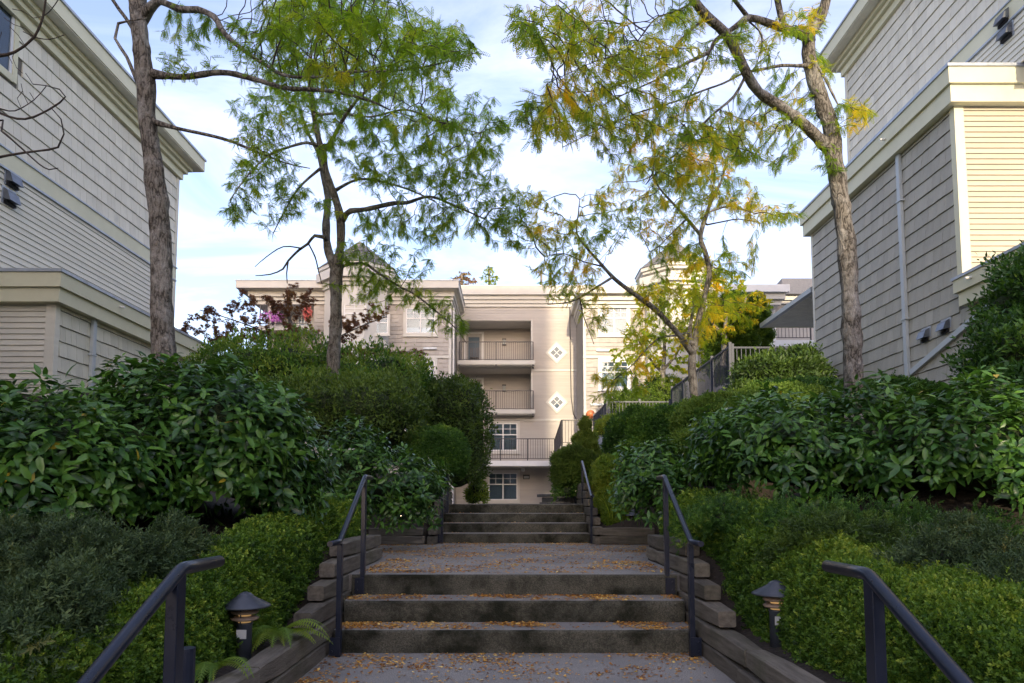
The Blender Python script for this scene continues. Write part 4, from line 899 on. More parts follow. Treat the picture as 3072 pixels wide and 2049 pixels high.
# ------------------------------------------------------------------ leaves
def raw_mesh(name, V, Fc, tint=None):
    """fast mesh from numpy: V (n,3), Fc (m,k) all faces with k corners"""
    me = bpy.data.meshes.new(name); m, k = Fc.shape
    me.vertices.add(len(V)); me.vertices.foreach_set('co', V.astype(np.float32).ravel())
    me.loops.add(m * k); me.loops.foreach_set('vertex_index', Fc.astype(np.int32).ravel())
    me.polygons.add(m); me.polygons.foreach_set('loop_start', (np.arange(m) * k).astype(np.int32)); me.polygons.foreach_set('loop_total', np.full(m, k, np.int32))
    if tint is not None:
        a = me.attributes.new('tint', 'FLOAT', 'FACE'); a.data.foreach_set('value', tint.astype(np.float32))
    me.update(calc_edges=True); return me
def tmpl(pts, faces): return np.array(pts, float), np.array(faces, int)
# x along the leaf, y across, z out of it; length 1
T_SMALL = tmpl([(0, 0, 0), (0.5, 0.30, 0.06), (1, 0, 0), (0.5, -0.30, 0.06)], [(0, 1, 2), (0, 2, 3)])
T_NEEDLE = tmpl([(0, 0, 0), (0.5, 0.16, 0.03), (1, 0, 0), (0.5, -0.16, 0.03)], [(0, 1, 2), (0, 2, 3)])
def _big(w, droop, fold):
    P = []; xs = (0.0, 0.25, 0.62, 1.0); ws = (0.08, 0.88, 0.84, 0.0)
    for x, q in zip(xs, ws):
        z = -droop * x * x
        P += [(x, -w * q / 2, z + fold * q), (x, 0, z), (x, w * q / 2, z + fold * q)]
    Fq = []
    for i in range(3):
        a = 3 * i
        Fq += [(a, a + 3, a + 4), (a, a + 4, a + 1), (a + 1, a + 4, a + 5), (a + 1, a + 5, a + 2)]
    return tmpl(P, Fq)
T_BIG = _big(0.40, 0.22, 0.05); T_MED = _big(0.36, 0.15, 0.04)
T_MID = tmpl([(0, 0, 0), (0.42, 0.20, 0.05), (1, 0, -0.1), (0.42, -0.20, 0.05), (0.55, 0, -0.01)], [(0, 4, 1), (1, 4, 2), (2, 4, 3), (3, 4, 0)])
def _maple():
    P = [(0.25, 0, 0)]; n = 7
    for i in range(n):
        a = (i - 3) * 0.62; r = (0.8, 0.95, 1.0, 0.95, 0.8)[min(4, abs(i - 3) + 1)] if i != 3 else 1.0
        P.append((0.25 + 0.62 * r * math.cos(a) * (0.75 if abs(i - 3) > 2 else 1), 0.62 * r * math.sin(a), -0.06 * abs(i - 3)))
        b = (i - 2.5) * 0.62; P.append((0.25 + 0.25 * math.cos(b), 0.25 * math.sin(b), 0.02))
    P.pop(); m = len(P)
    return tmpl(P, [(0, i, i + 1) for i in range(1, m - 1)])
T_MAPLE = _maple()
def _locust(pairs):
    P, Fq = [], []
    def leaflet(x, y, ang, L, w, z):
        k = len(P); c, s = math.cos(ang), math.sin(ang)
        for a, b in ((0, 0), (0.5, w), (1, 0), (0.5, -w)): P.append((x + L * (a * c - b * s), y + L * (a * s + b * c), z - 0.05 * a * L))
        Fq.append((k, k + 1, k + 2)); Fq.append((k, k + 2, k + 3))
    for i in range(pairs):
        x = 0.12 + 0.82 * i / (pairs - 1); L = 0.24 * (1 - 0.35 * (abs(x - 0.45) / 0.55) ** 2); z = -0.30 * x * x
        leaflet(x, 0, 1.05, L, 0.19, z); leaflet(x + 0.02, 0, -1.05, L, 0.19, z)
    leaflet(0.97, 0, 0.1, 0.17, 0.2, -0.3)
    k = len(P); P.extend([(0, -0.008, 0), (0.5, 0.008, -0.07), (0.97, 0, -0.29)])
    Fq.extend([(k, k + 1, k + 2)])
    return tmpl(P, Fq)
T_LOCUST = _locust(7)
def leaf_arrays(P, A, Nn, S, T):
    tv, tf = T; A = nrm(A); Bv = nrm(np.cross(Nn, A)); Nz = np.cross(A, Bv)
    V = P[:, None, :] + S[:, None, None] * (tv[None, :, 0, None] * A[:, None, :] + tv[None, :, 1, None] * Bv[:, None, :] + tv[None, :, 2, None] * Nz[:, None, :])
    k = len(tv); Fc = (tf[None] + (np.arange(len(P)) * k)[:, None, None]).reshape(-1, tf.shape[1])
    return V.reshape(-1, 3), Fc
def leaf_obj(name, P, A, Nn, S, T, m, parent, tint):
    V, Fc = leaf_arrays(P, A, Nn, S, T); me = raw_mesh(name, V, Fc, np.repeat(tint, len(T[1])))
    return tag(link(name, me, m, parent), kind='stuff')

# short shoots of tiny leaves, set on the points of a foliage mesh by geometry nodes
def sprig_object(kind, m):
    r = rng(len(kind)); n = 13; P = []; A = []; Nn = []
    for i in range(n):
        t = i / (n - 1); a = i * 2.4; d = np.array([math.cos(a), math.sin(a), 0]); P.append([0.06 * r.normal(), 0.06 * r.normal(), t * 1.9 - 0.9]); A.append(d * (1.0 - 0.45 * t) + np.array([0, 0, 0.35 + 0.6 * t]) + r.normal(size=3) * 0.15); Nn.append(np.array([0, 0, 1.0]) - d * 0.5 + r.normal(size=3) * 0.2)
    V, Fc = leaf_arrays(np.array(P), nrm(np.array(A)), nrm(np.array(Nn)), r.uniform(0.75, 1.15, n), T_SMALL if kind == 'broad' else T_NEEDLE); me = raw_mesh('sprig_' + kind, V, Fc); me.materials.append(m); return bpy.data.objects.new('sprig_' + kind, me)
_gn = {}
def sprig_group(kind, m):
    key = (kind, m.name)
    if key in _gn: return _gn[key]
    ob = sprig_object(kind, m); g = bpy.data.node_groups.new('sprigs', 'GeometryNodeTree'); g.interface.new_socket('Geometry', in_out='INPUT', socket_type='NodeSocketGeometry'); g.interface.new_socket('Geometry', in_out='OUTPUT', socket_type='NodeSocketGeometry')
    N, L = g.nodes, g.links; gi, go = N.new('NodeGroupInput'), N.new('NodeGroupOutput'); oi = N.new('GeometryNodeObjectInfo'); oi.inputs['Object'].default_value = ob; oi.inputs['As Instance'].default_value = True
    ip = N.new('GeometryNodeInstanceOnPoints'); nv = N.new('GeometryNodeInputNamedAttribute'); nv.data_type = 'FLOAT_VECTOR'; nv.inputs[0].default_value = 'aim'; ns = N.new('GeometryNodeInputNamedAttribute'); ns.data_type = 'FLOAT'; ns.inputs[0].default_value = 'size'
    al = N.new('FunctionNodeAlignRotationToVector'); al.axis = 'Z'; L.new(nv.outputs[0], al.inputs['Vector']); rr = N.new('FunctionNodeRandomValue'); rr.data_type = 'FLOAT'; rr.inputs[3].default_value = 6.283
    rt = N.new('FunctionNodeRotateRotation'); rt.rotation_space = 'LOCAL'; ax = N.new('FunctionNodeAxisAngleToRotation'); L.new(rr.outputs[1], ax.inputs['Angle']); L.new(al.outputs[0], rt.inputs[0]); L.new(ax.outputs[0], rt.inputs[1])
    L.new(gi.outputs[0], ip.inputs['Points']); L.new(oi.outputs['Geometry'], ip.inputs['Instance']); L.new(rt.outputs[0], ip.inputs['Rotation']); L.new(ns.outputs[0], ip.inputs['Scale']); L.new(ip.outputs[0], go.inputs[0]); _gn[key] = g; return g
_im = {}
def inst_mat(m):
    """the same leaf material reading the tint of the sprig it belongs to"""
    if m.name not in _im:
        c = m.copy(); c.name = m.name + ' on sprigs'
        for nd in c.node_tree.nodes:
            if nd.type == 'ATTRIBUTE': nd.attribute_type = 'INSTANCER'
        _im[m.name] = c
    return _im[m.name]
def sprigs(name, P, aim, size, m, parent, tint, kind='broad'):
    me = bpy.data.meshes.new(name); me.vertices.add(len(P)); me.vertices.foreach_set('co', P.astype(np.float32).ravel())
    for nm, ty, dat in (('aim', 'FLOAT_VECTOR', aim), ('size', 'FLOAT', size), ('tint', 'FLOAT', tint)):
        a = me.attributes.new(nm, ty, 'POINT'); a.data.foreach_set('vector' if ty == 'FLOAT_VECTOR' else 'value', dat.astype(np.float32).ravel())
    m2 = inst_mat(m); o = link(name, me, m2, parent); md = o.modifiers.new('sprigs', 'NODES'); md.node_group = sprig_group(kind, m2); return tag(o, kind='stuff')

# ------------------------------------------------------------------ shrubs
def ell(px, py, Y, rx, ry, depth):
    c = at(px, py, Y); s = Y / F; return (np.array(c), np.array([rx * s, depth, ry * s]))
def on_ells(ells, n, r, power=2.6):
    """points spread over the outside of a union of rounded lumps, with outward normals"""
    vol = np.array([(e[1][0] * e[1][1] + e[1][0] * e[1][2] + e[1][1] * e[1][2]) for e in ells]); cnt = np.maximum(1, (vol / vol.sum() * n * 1.7)).astype(int)
    Ps, Ns = [], []
    for (c, R), k in zip(ells, cnt):
        d = nrm(r.normal(size=(k, 3))); q = (np.abs(d) ** power).sum(1) ** (-1 / power); p = d * q[:, None]
        nn = nrm(np.sign(p) * np.abs(p) ** (power - 1) / R); keep = np.ones(k, bool); P = c + p * R
        for (c2, R2) in ells:
            if c2 is c: continue
            keep &= (np.abs((P - c2) / R2) ** power).sum(1) > 0.92
        Ps.append(P[keep]); Ns.append(nn[keep])
    P, Nn = np.concatenate(Ps), np.concatenate(Ns)
    view = nrm(np.array([0, 0, CZ]) - P); f = (Nn * view).sum(1); keep = (f > -0.25) | (r.random(len(P)) < 0.3); keep &= (Nn[:, 2] > -0.75)
    return P[keep], Nn[keep]
def core_mesh(ells, shrink, seed, amp=0.05, power=2.6):
    b = MB(); w = Waves(seed, 0.5)
    bm = bmesh.new(); bmesh.ops.create_icosphere(bm, subdivisions=3, radius=1.0); base = np.array([v.co[:] for v in bm.verts]); fs = [tuple(v.index for v in f.verts) for f in bm.faces]; bm.free()
    for c, R in ells:
        q = (np.abs(base) ** power).sum(1) ** (-1 / power); Rs = np.maximum(R - shrink, R * 0.55); p = c + base * q[:, None] * Rs; p = p + base * (w(p) * amp)[:, None]; b.add(p.tolist(), fs)
    return b
def shrub(name, label, cat, ells, T, n, size, m, seed, lump=0.07, lscale=0.5, spread=0.05, up=0.3, out=0.5, tint=(0.5, 0.16), shrink=0.07, group=None, power=2.6, core='inner', tscale=0.6, fol='foliage', top=0.0):
    r = rng(seed); c0 = np.mean([e[0] for e in ells], axis=0); zb = min(e[0][2] - e[1][2] for e in ells)
    B = thing(name, label, cat, (c0[0], c0[1], zb), group); off = np.array([c0[0], c0[1], zb]); ells = [(c - off, R) for c, R in ells]
    def world(P): return P + off
    # sample in world frame for the facing test
    P, Nn = on_ells([(c + off, R) for c, R in ells], n, r, power); P = P - off
    w = Waves(seed + 1, lscale); w2 = Waves(seed + 2, lscale * 0.35)
    stray = (r.random(len(P)) < 0.02) * r.uniform(0.5, 1.6, len(P)) * max(spread, 0.04)
    dsp = stray + w(world(P)) * lump + w2(world(P)) * lump * 0.45; P = P + Nn * (dsp + r.uniform(-spread, spread * 0.6, len(P)))[:, None]
    A = nrm(Nn * out + r.normal(size=P.shape) * 0.6 + np.array([0, 0, up])); Nl = nrm(Nn * 0.6 + r.normal(size=P.shape) * 0.5 + np.array([0, 0, 0.5]))
    t = tint[0] + Waves(seed + 3, tscale)(world(P)) * tint[1] + r.normal(size=len(P)) * tint[1] * 0.7 + top * np.maximum(Nn[:, 2], 0); S = size * r.uniform(0.65, 1.25, len(P))  # top lightens upward-facing leaves, painting in light from the sky
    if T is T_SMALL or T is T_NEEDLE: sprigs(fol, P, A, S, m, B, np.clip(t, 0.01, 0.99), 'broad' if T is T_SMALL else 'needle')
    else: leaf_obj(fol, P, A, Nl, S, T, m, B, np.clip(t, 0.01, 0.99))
    core_mesh(ells, shrink, seed, lump * 0.9, power).build('branches', M[core], B, smooth=True)
    return B
def sweep_hedge(label, pts, n, size, m, seed, width, bottom, group=None, lump=0.032, cat='hedge', tint=(0.5, 0.17), name='boxwood_hedge', square=3.4):
    """clipped hedge along pts = (x, y, ztop, halfwidth) with rounded shoulders"""
    r = rng(seed); pts = np.array(pts, float); L = np.concatenate([[0], np.cumsum(np.linalg.norm(np.diff(pts[:, :2], axis=0), axis=1))])
    o = np.array([pts[:, 0].mean(), pts[:, 1].mean(), bottom]); B = thing(name, label, cat, tuple(o), group)
    def frame(s):
        c = np.stack([np.interp(s, L, pts[:, i]) for i in range(4)], 1); e = 0.05
        d = np.stack([np.interp(s + e, L, pts[:, i]) - np.interp(s - e, L, pts[:, i]) for i in range(2)] + [np.zeros(len(s))], 1); d = nrm(d); sd = np.stack([d[:, 1], -d[:, 0], np.zeros(len(s))], 1); return c, d, sd
    def surf_pts(s, th, grow=0.0):
        c, d, sd = frame(s); hgt = c[:, 2] - bottom; end = np.minimum(np.clip((s + 0.02) / 0.35, 0, 1), np.clip((L[-1] - s + 0.02) / 0.35, 0, 1)); sh = np.sqrt(np.clip(1 - (1 - end) ** 2, 0, 1)) * 0.35 + 0.65 * np.clip(end * 3, 0, 1)
        ca, sa = np.cos(th), np.sin(th); q = (np.abs(ca) ** square + np.abs(sa) ** square) ** (-1 / square)
        P = np.stack([c[:, 0], c[:, 1], np.full(len(s), bottom)], 1) + sd * (ca * q * (c[:, 3] * sh + grow))[:, None]; P[:, 2] += sa * q * (hgt * sh + grow)
        Nn = sd * (np.sign(ca) * np.abs(ca) ** 1.6)[:, None] + np.array([0, 0, 1.0]) * (np.abs(sa) ** 1.6)[:, None] + d * (np.clip(1 - (L[-1] - s) / 0.2, 0, 1) - np.clip(1 - s / 0.2, 0, 1))[:, None]; return P, nrm(Nn)
    w1, w2, w3 = Waves(seed + 1, 0.55), Waves(seed + 2, 0.18), Waves(seed + 3, 0.7)
    # density falls off with distance
    ss = np.linspace(0, L[-1], 400); yy = np.interp(ss, L, pts[:, 1]); pd = 1 / np.maximum(yy, 2.0) ** 1.3; cdf = np.cumsum(pd); cdf /= cdf[-1]; s = np.interp(r.random(n), cdf, ss); th = r.uniform(0.02, math.pi - 0.02, n)
    P, Nn = surf_pts(s, th); dsp = (r.random(n) < 0.012) * r.uniform(0.02, 0.07, n) + w1(P) * lump + w2(P) * lump * 0.6; P = P + Nn * (dsp + r.uniform(-0.045, 0.02, n))[:, None]
    A = nrm(Nn * 0.5 + r.normal(size=P.shape) * 0.6 + np.array([0, 0, 0.35])); Nl = nrm(Nn * 0.5 + r.normal(size=P.shape) * 0.6 + np.array([0, 0, 0.4]))
    S = size * r.uniform(0.7, 1.3, n) * np.clip(P[:, 1] / 4.0, 0.85, 2.2) ** 0.55; t = np.clip(tint[0] + w3(P) * tint[1] * 0.8 + r.normal(size=n) * tint[1] + 0.20 * np.maximum(Nn[:, 2], 0), 0.01, 0.99)  # leaves on the hedge top tinted lighter to imitate light from above
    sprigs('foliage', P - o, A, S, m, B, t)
    k, q = 60, 22; sg = np.repeat(np.linspace(0, L[-1], k), q); tg = np.tile(np.linspace(0.0, math.pi, q), k); P, Nn = surf_pts(sg, tg, -0.05); P = P + Nn * (w1(P) * lump)[:, None] - o
    b = MB(); b.v = [tuple(p) for p in P]; b.f = [(i * q + j, i * q + j + 1, (i + 1) * q + j + 1, (i + 1) * q + j) for i in range(k - 1) for j in range(q - 1)] + [tuple(range(q)), tuple(range((k - 1) * q, k * q))[::-1]]
    b.build('branches', M['inner'], B, smooth=True); return B
def bigleaf(name, label, ells, rosettes, per, size, m, seed, own=280, T=T_BIG, group=None, tint=(0.46, 0.26), lump=0.12, yellow=0.004, shrink=0.24, spread=0.15):
    """shrub of large leaves in whorls; the leaves that show largest are pieces of their own"""
    r = rng(seed); c0 = np.mean([e[0] for e in ells], axis=0); zb = min(e[0][2] - e[1][2] for e in ells); off = np.array([c0[0], c0[1], zb])
    B = thing(name, label, 'shrub', tuple(off), group); P, Nn = on_ells(ells, rosettes, r, 2.4); w = Waves(seed + 1, 0.7)
    P = P + Nn * (w(P) * lump + r.uniform(-spread, spread * 0.5, len(P)))[:, None]; n = len(P)
    ax = nrm(Nn * 0.8 + np.array([0, 0, 0.55]) + r.normal(size=P.shape) * 0.25); u = nrm(np.cross(ax, r.normal(size=P.shape))); v = np.cross(ax, u)
    LP, LA, LN, LS, LT = [], [], [], [], []; ph0 = r.uniform(0, 6.28, n); tb = tint[0] + w(P * 1.3) * tint[1] * 0.7
    for k in range(per):
        ph = ph0 + k * 2.399 + r.normal(size=n) * 0.15; tilt = np.clip(0.15 + 0.10 * k * 8 / per + r.normal(size=n) * 0.22, -0.2, 1.2)
        dr = np.cos(ph)[:, None] * u + np.sin(ph)[:, None] * v; A = dr * np.cos(0.75 - tilt)[:, None] + ax * np.sin(0.75 - tilt)[:, None]; A = A - np.array([0, 0, 0.22]) * r.random((n, 1))
        LP.append(P + dr * 0.012 - ax * 0.012 * k); LA.append(A); LN.append(nrm(ax + 0.3 * r.normal(size=P.shape))); LS.append(size * r.uniform(0.5, 1.25, n)); LT.append(np.clip(tb + r.normal(size=n) * tint[1], 0.01, 0.84))
    P, A, Nl, S, t = map(np.concatenate, (LP, LA, LN, LS, LT)); yl = r.random(len(t)) < yellow; t[yl] = 0.97
    x = np.array([proj(p) for p in P]); face = (nrm(Nl) * nrm(np.array([0, 0, CZ]) - P)).sum(1); score = S / x[:, 2] + np.where((x[:, 0] < 0) | (x[:, 0] > 3072) | (x[:, 1] > 2049), -9, 0) + 0.01 * np.abs(face)
    # keep only outer leaves as pieces: those nearest along the view
    sel = np.argsort(-score)[:own]; mask = np.zeros(len(P), bool); mask[sel] = True
    leaf_obj('foliage', (P - off)[~mask], A[~mask], Nl[~mask], S[~mask], T, m, B, t[~mask])
    me = []
    for q in range(6):
        me.append(raw_mesh('leaf', T[0], T[1], np.full(len(T[1]), 0.25 + 0.1 * q if q < 5 else 0.97))); me[-1].materials.append(m)
    Av = nrm(A); Bv = nrm(np.cross(Nl, Av)); Nz = np.cross(Av, Bv)
    for i in sel:
        q = 5 if t[i] > 0.95 else int(np.clip((t[i] - 0.2) / 0.1, 0, 4)); o = bpy.data.objects.new('leaf', me[q]); COL.objects.link(o); o.parent = B; p = P[i] - off; s = S[i]; a, bb, c = Av[i] * s, Bv[i] * s, Nz[i] * s
        o.matrix_local = Matrix(((a[0], bb[0], c[0], p[0]), (a[1], bb[1], c[1], p[1]), (a[2], bb[2], c[2], p[2]), (0, 0, 0, 1)))
    core_mesh([(c - off, R) for c, R in ells], shrink, seed, 0.10).build('branches', M['inner'], B, smooth=True); return B

G = {}
G['box'] = leafmat('boxwood leaves', [(0, (0.014, 0.036, 0.008)), (0.45, (0.058, 0.130, 0.017)), (0.8, (0.15, 0.255, 0.032)), (1, (0.28, 0.36, 0.05))], 0.5, 0.3, 0.25)
G['big'] = leafmat('glossy dark leaves', [(0, (0.013, 0.043, 0.010)), (0.45, (0.052, 0.140, 0.022)), (0.86, (0.12, 0.25, 0.036)), (0.96, (0.45, 0.33, 0.03))], 0.32, 0.18, 0.42)
G['mid'] = leafmat('mid green shrub leaves', [(0, (0.016, 0.046, 0.010)), (0.5, (0.048, 0.125, 0.022)), (0.8, (0.12, 0.24, 0.036)), (1, (0.24, 0.33, 0.05))], 0.45, 0.3, 0.3)
G['dark'] = leafmat('dark green shrub leaves', [(0, (0.022, 0.044, 0.010)), (0.5, (0.058, 0.110, 0.020)), (1, (0.14, 0.22, 0.034))], 0.5, 0.22, 0.3)
G['blue'] = leafmat('grey green azalea leaves', [(0, (0.024, 0.044, 0.018)), (0.5, (0.062, 0.105, 0.042)), (0.85, (0.12, 0.17, 0.065)), (1, (0.26, 0.24, 0.07))], 0.6, 0.2, 0.25)
G['sun'] = leafmat('fresh yellow green leaves', [(0, (0.045, 0.100, 0.014)), (0.5, (0.13, 0.22, 0.026)), (1, (0.28, 0.32, 0.04))], 0.45, 0.35, 0.3)
G['olive'] = leafmat('olive green clipped leaves', [(0, (0.034, 0.075, 0.013)), (0.5, (0.075, 0.150, 0.025)), (1, (0.17, 0.26, 0.045))], 0.5, 0.3, 0.25)
G['cone'] = leafmat('spruce needles', [(0, (0.045, 0.080, 0.015)), (0.5, (0.10, 0.17, 0.026)), (1, (0.20, 0.26, 0.045))], 0.55, 0.2, 0.25)
G['maple'] = leafmat('bronze maple leaves', [(0, (0.075, 0.032, 0.024)), (0.4, (0.155, 0.072, 0.048)), (0.75, (0.23, 0.13, 0.065)), (1, (0.20, 0.20, 0.06))], 0.5, 0.4, 0.3)
G['fern'] = leafmat('fern fronds', [(0, (0.030, 0.075, 0.014)), (0.5, (0.095, 0.20, 0.028)), (1, (0.28, 0.36, 0.04))], 0.5, 0.35, 0.3)
G['locust'] = leafmat('locust leaves', [(0, (0.065, 0.135, 0.016)), (0.40, (0.14, 0.24, 0.022)), (0.62, (0.25, 0.31, 0.028)), (0.80, (0.46, 0.40, 0.03)), (1, (0.62, 0.40, 0.025))], 0.5, 0.6, 0.25, tgain=2.2)
G['litter'] = leafmat('fallen yellow leaflets', [(0, (0.14, 0.06, 0.025)), (0.3, (0.36, 0.15, 0.03)), (0.6, (0.58, 0.30, 0.055)), (1, (0.78, 0.56, 0.18))], 0.7, 0.1, 0.2)

# --- foreground and sides
sweep_hedge('clipped boxwood hedge climbing along the left of the steps', [(-2.10, 1.9, 0.52, 0.36), (-2.02, 3.0, 0.62, 0.34), (-2.0, 4.2, 0.76, 0.33), (-1.98, 5.6, 0.99, 0.33), (-1.92, 6.6, 1.12, 0.34), (-1.86, 7.5, 1.14, 0.36)], 52000, 0.019, G['box'], 101, 0.33, 0.10, 'clipped boxwood hedges')
sweep_hedge('clipped boxwood hedge climbing along the right of the steps', [(2.30, 1.9, 0.55, 0.46), (2.24, 3.0, 0.68, 0.44), (2.17, 4.2, 0.84, 0.455), (2.08, 5.6, 1.05, 0.38), (1.99, 6.6, 1.20, 0.36), (1.94, 7.5, 1.25, 0.36)], 58000, 0.019, G['box'], 111, 0.4, 0.10, 'clipped boxwood hedges')
bigleaf('viburnum_shrub', 'huge dark shrub with large glossy leaves filling the left side', [ell(150, 1420, 5.2, 380, 215, 0.8), ell(560, 1330, 6.0, 360, 220, 0.85), ell(800, 1440, 6.2, 160, 150, 0.6), ell(-150, 1400, 5.6, 300, 200, 0.9)], 2700, 9, 0.112, G['big'], 201)
bigleaf('viburnum_shrub', 'large dark glossy leaved shrub on the right below the tree trunk', [ell(2470, 1360, 6.4, 330, 165, 0.8), ell(2850, 1370, 6.0, 330, 175, 0.9), ell(2250, 1330, 7.2, 170, 130, 0.6), ell(3200, 1380, 6.0, 300, 200, 0.9)], 2700, 9, 0.105, G['big'], 202, yellow=0.001)
bigleaf('laurel_shrub', 'dark laurel shrub with drooping leaves beside the left end of the hedge', [ell(1060, 1440, 8.6, 130, 150, 0.5), ell(1210, 1470, 9.0, 110, 110, 0.5)], 620, 8, 0.105, G['big'], 203, own=90, yellow=0)
bigleaf('laurel_shrub', 'dark laurel shrub behind the strip hedge right of the upper steps', [ell(1960, 1440, 9.0, 110, 110, 0.5), ell(1990, 1500, 8.6, 70, 80, 0.4)], 420, 8, 0.10, G['big'], 204, own=60, yellow=0)
def azalea(label, ells, n, seed, m='blue', size=0.026): return shrub('azalea_bush', label, 'bush', ells, T_NEEDLE, n, size, G[m], seed, lump=0.10, lscale=0.35, spread=0.09, up=0.5, out=0.7, shrink=0.11, group='low azalea bushes', tint=(0.5, 0.2), tscale=0.3, core='core')
azalea('wide grey green azalea below the big glossy shrub at far left', [ell(180, 1740, 3.7, 230, 130, 0.45), ell(-40, 1700, 3.6, 180, 120, 0.4)], 9500, 301)
azalea('upright tuft of grey green azalea left of the hedge', [ell(480, 1690, 4.3, 85, 75, 0.22), ell(400, 1740, 4.0, 90, 80, 0.25)], 5000, 302)
azalea('azalea in the lower left corner beside the bright hedge', [ell(40, 1960, 2.9, 150, 110, 0.28), ell(230, 1850, 3.2, 100, 80, 0.25)], 5500, 303)
azalea('long low dark azalea row below the right glossy shrub', [ell(2480, 1590, 5.2, 190, 60, 0.35), ell(2210, 1570, 5.9, 130, 50, 0.3), ell(2800, 1620, 5.2, 200, 65, 0.35)], 10000, 304, 'mid', 0.022)
azalea('olive mounded azalea above the right hedge', [ell(2500, 1650, 4.7, 150, 70, 0.3)], 4500, 305, 'dark')
azalea('big grey green azalea at the right edge', [ell(2900, 1740, 4.0, 190, 110, 0.4), ell(3080, 1800, 3.6, 200, 130, 0.4)], 9000, 306)

# --- middle distance, left
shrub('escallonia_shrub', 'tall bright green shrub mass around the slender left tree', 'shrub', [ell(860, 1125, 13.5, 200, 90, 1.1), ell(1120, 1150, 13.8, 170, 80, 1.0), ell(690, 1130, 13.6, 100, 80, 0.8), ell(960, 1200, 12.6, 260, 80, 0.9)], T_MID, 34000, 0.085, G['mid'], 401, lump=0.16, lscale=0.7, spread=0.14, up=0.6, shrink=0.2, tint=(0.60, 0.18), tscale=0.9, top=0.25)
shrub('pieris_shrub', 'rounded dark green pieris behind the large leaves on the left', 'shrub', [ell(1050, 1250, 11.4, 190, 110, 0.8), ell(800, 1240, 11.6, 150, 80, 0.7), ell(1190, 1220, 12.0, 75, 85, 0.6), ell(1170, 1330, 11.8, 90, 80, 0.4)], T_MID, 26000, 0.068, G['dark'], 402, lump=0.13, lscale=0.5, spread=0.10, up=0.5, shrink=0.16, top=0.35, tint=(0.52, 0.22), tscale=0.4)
shrub('laurel_hedge', 'tall rounded dark hedge hiding the left of the far building', 'hedge', [ell(1370, 1310, 14.0, 92, 165, 0.9), ell(1320, 1250, 14.4, 75, 100, 0.9)], T_MID, 17000, 0.075, G['dark'], 403, lump=0.10, lscale=0.5, spread=0.09, shrink=0.13, top=0.15)
shrub('clipped_shrub', 'clipped fine leaved green ball left of the upper steps', 'shrub', [ell(1310, 1365, 11.6, 90, 78, 0.5), ell(1265, 1440, 11.4, 60, 60, 0.35)], T_SMALL, 18000, 0.026, G['mid'], 404, lump=0.03, lscale=0.4, spread=0.035, shrink=0.06, tint=(0.5, 0.18), top=0.15)
shrub('groundcover_bush', 'small light green bush at the corner of the plank wall', 'bush', [ell(1432, 1480, 14.6, 30, 34, 0.25)], T_MID, 1400, 0.07, G['sun'], 405, shrink=0.08)
# --- middle distance, right
shrub('clipped_shrub', 'broad dark clipped mound right of the cone shrub', 'shrub', [ell(1955, 1325, 12.0, 130, 90, 0.9), ell(2060, 1300, 12.4, 120, 80, 0.8), ell(1905, 1395, 11.6, 65, 75, 0.6)], T_SMALL, 28000, 0.032, G['mid'], 411, lump=0.05, lscale=0.5, spread=0.045, shrink=0.08, top=0.25, tint=(0.42, 0.2))
shrub('clipped_shrub', 'dense clipped mid green mound beside the slender right tree', 'shrub', [ell(2180, 1290, 9.6, 150, 95, 0.7), ell(2130, 1370, 9.0, 100, 95, 0.55), ell(2330, 1260, 10.4, 170, 90, 0.8)], T_SMALL, 34000, 0.026, G['olive'], 412, lump=0.05, lscale=0.5, spread=0.04, shrink=0.07, tint=(0.60, 0.2), top=0.15)
shrub('clipped_shrub', 'low clipped carpet of green below the terrace on the right', 'shrub', [ell(2420, 1215, 11.6, 200, 60, 0.9), ell(2650, 1210, 10.8, 160, 55, 0.8)], T_SMALL, 20000, 0.034, G['mid'], 413, lump=0.05, spread=0.05, shrink=0.08, tint=(0.5, 0.15))
shrub('strip_hedge', 'narrow bright strip hedge beside the upper right handrail', 'hedge', [ell(1822, 1430, 11.2, 38, 50, 0.5), ell(1838, 1500, 10.9, 42, 50, 0.3), ell(1850, 1560, 10.7, 36, 40, 0.22)], T_SMALL, 10000, 0.026, G['sun'], 414, lump=0.03, lscale=0.4, spread=0.03, shrink=0.05, tint=(0.6, 0.18), power=3.2)
def cone(label, px, py0, py1, Y, rpx, n, seed):
    r = rng(seed); base = at(px, py1, Y); topz = at(px, py0, Y).z; Hh = topz - base.z; R = rpx * Y / F; B = thing('cone_spruce', label, 'conifer', tuple(base)); t = 1 - np.sqrt(r.random(n)); th = r.uniform(0, 6.28, n)
    prof = lambda t: R * (1 - t) ** 1.0 * (0.75 + 0.25 * np.clip(t / 0.12, 0, 1)); w = Waves(seed, 0.35); P0 = np.stack([np.cos(th), np.sin(th), np.zeros(n)], 1); P = P0 * prof(t)[:, None]; P[:, 2] = t * Hh; P = P + P0 * (w(P) * 0.05 + r.uniform(-0.05, 0.02, n))[:, None]
    A = nrm(P0 * 0.7 + np.array([0, 0, 0.5]) + r.normal(size=P.shape) * 0.45); sprigs('foliage', P, A, 0.044 * r.uniform(0.7, 1.3, n), G['cone'], B, np.clip(0.72 + w(P * 0.6) * 0.18 + r.normal(size=n) * 0.15, 0, 1), 'needle')
    MB().lathe((0, 0, 0), [(max(float(prof(np.array(q))) - 0.06, 0.01), q * Hh) for q in (0, 0.05, 0.12, 0.25, 0.4, 0.55, 0.7, 0.85, 0.95)], 20).build('branches', M['inner'], B, smooth=True)
cone('dwarf spruce clipped to a green cone right of the upper steps', 1757, 1248, 1480, 13.8, 80, 18000, 421)
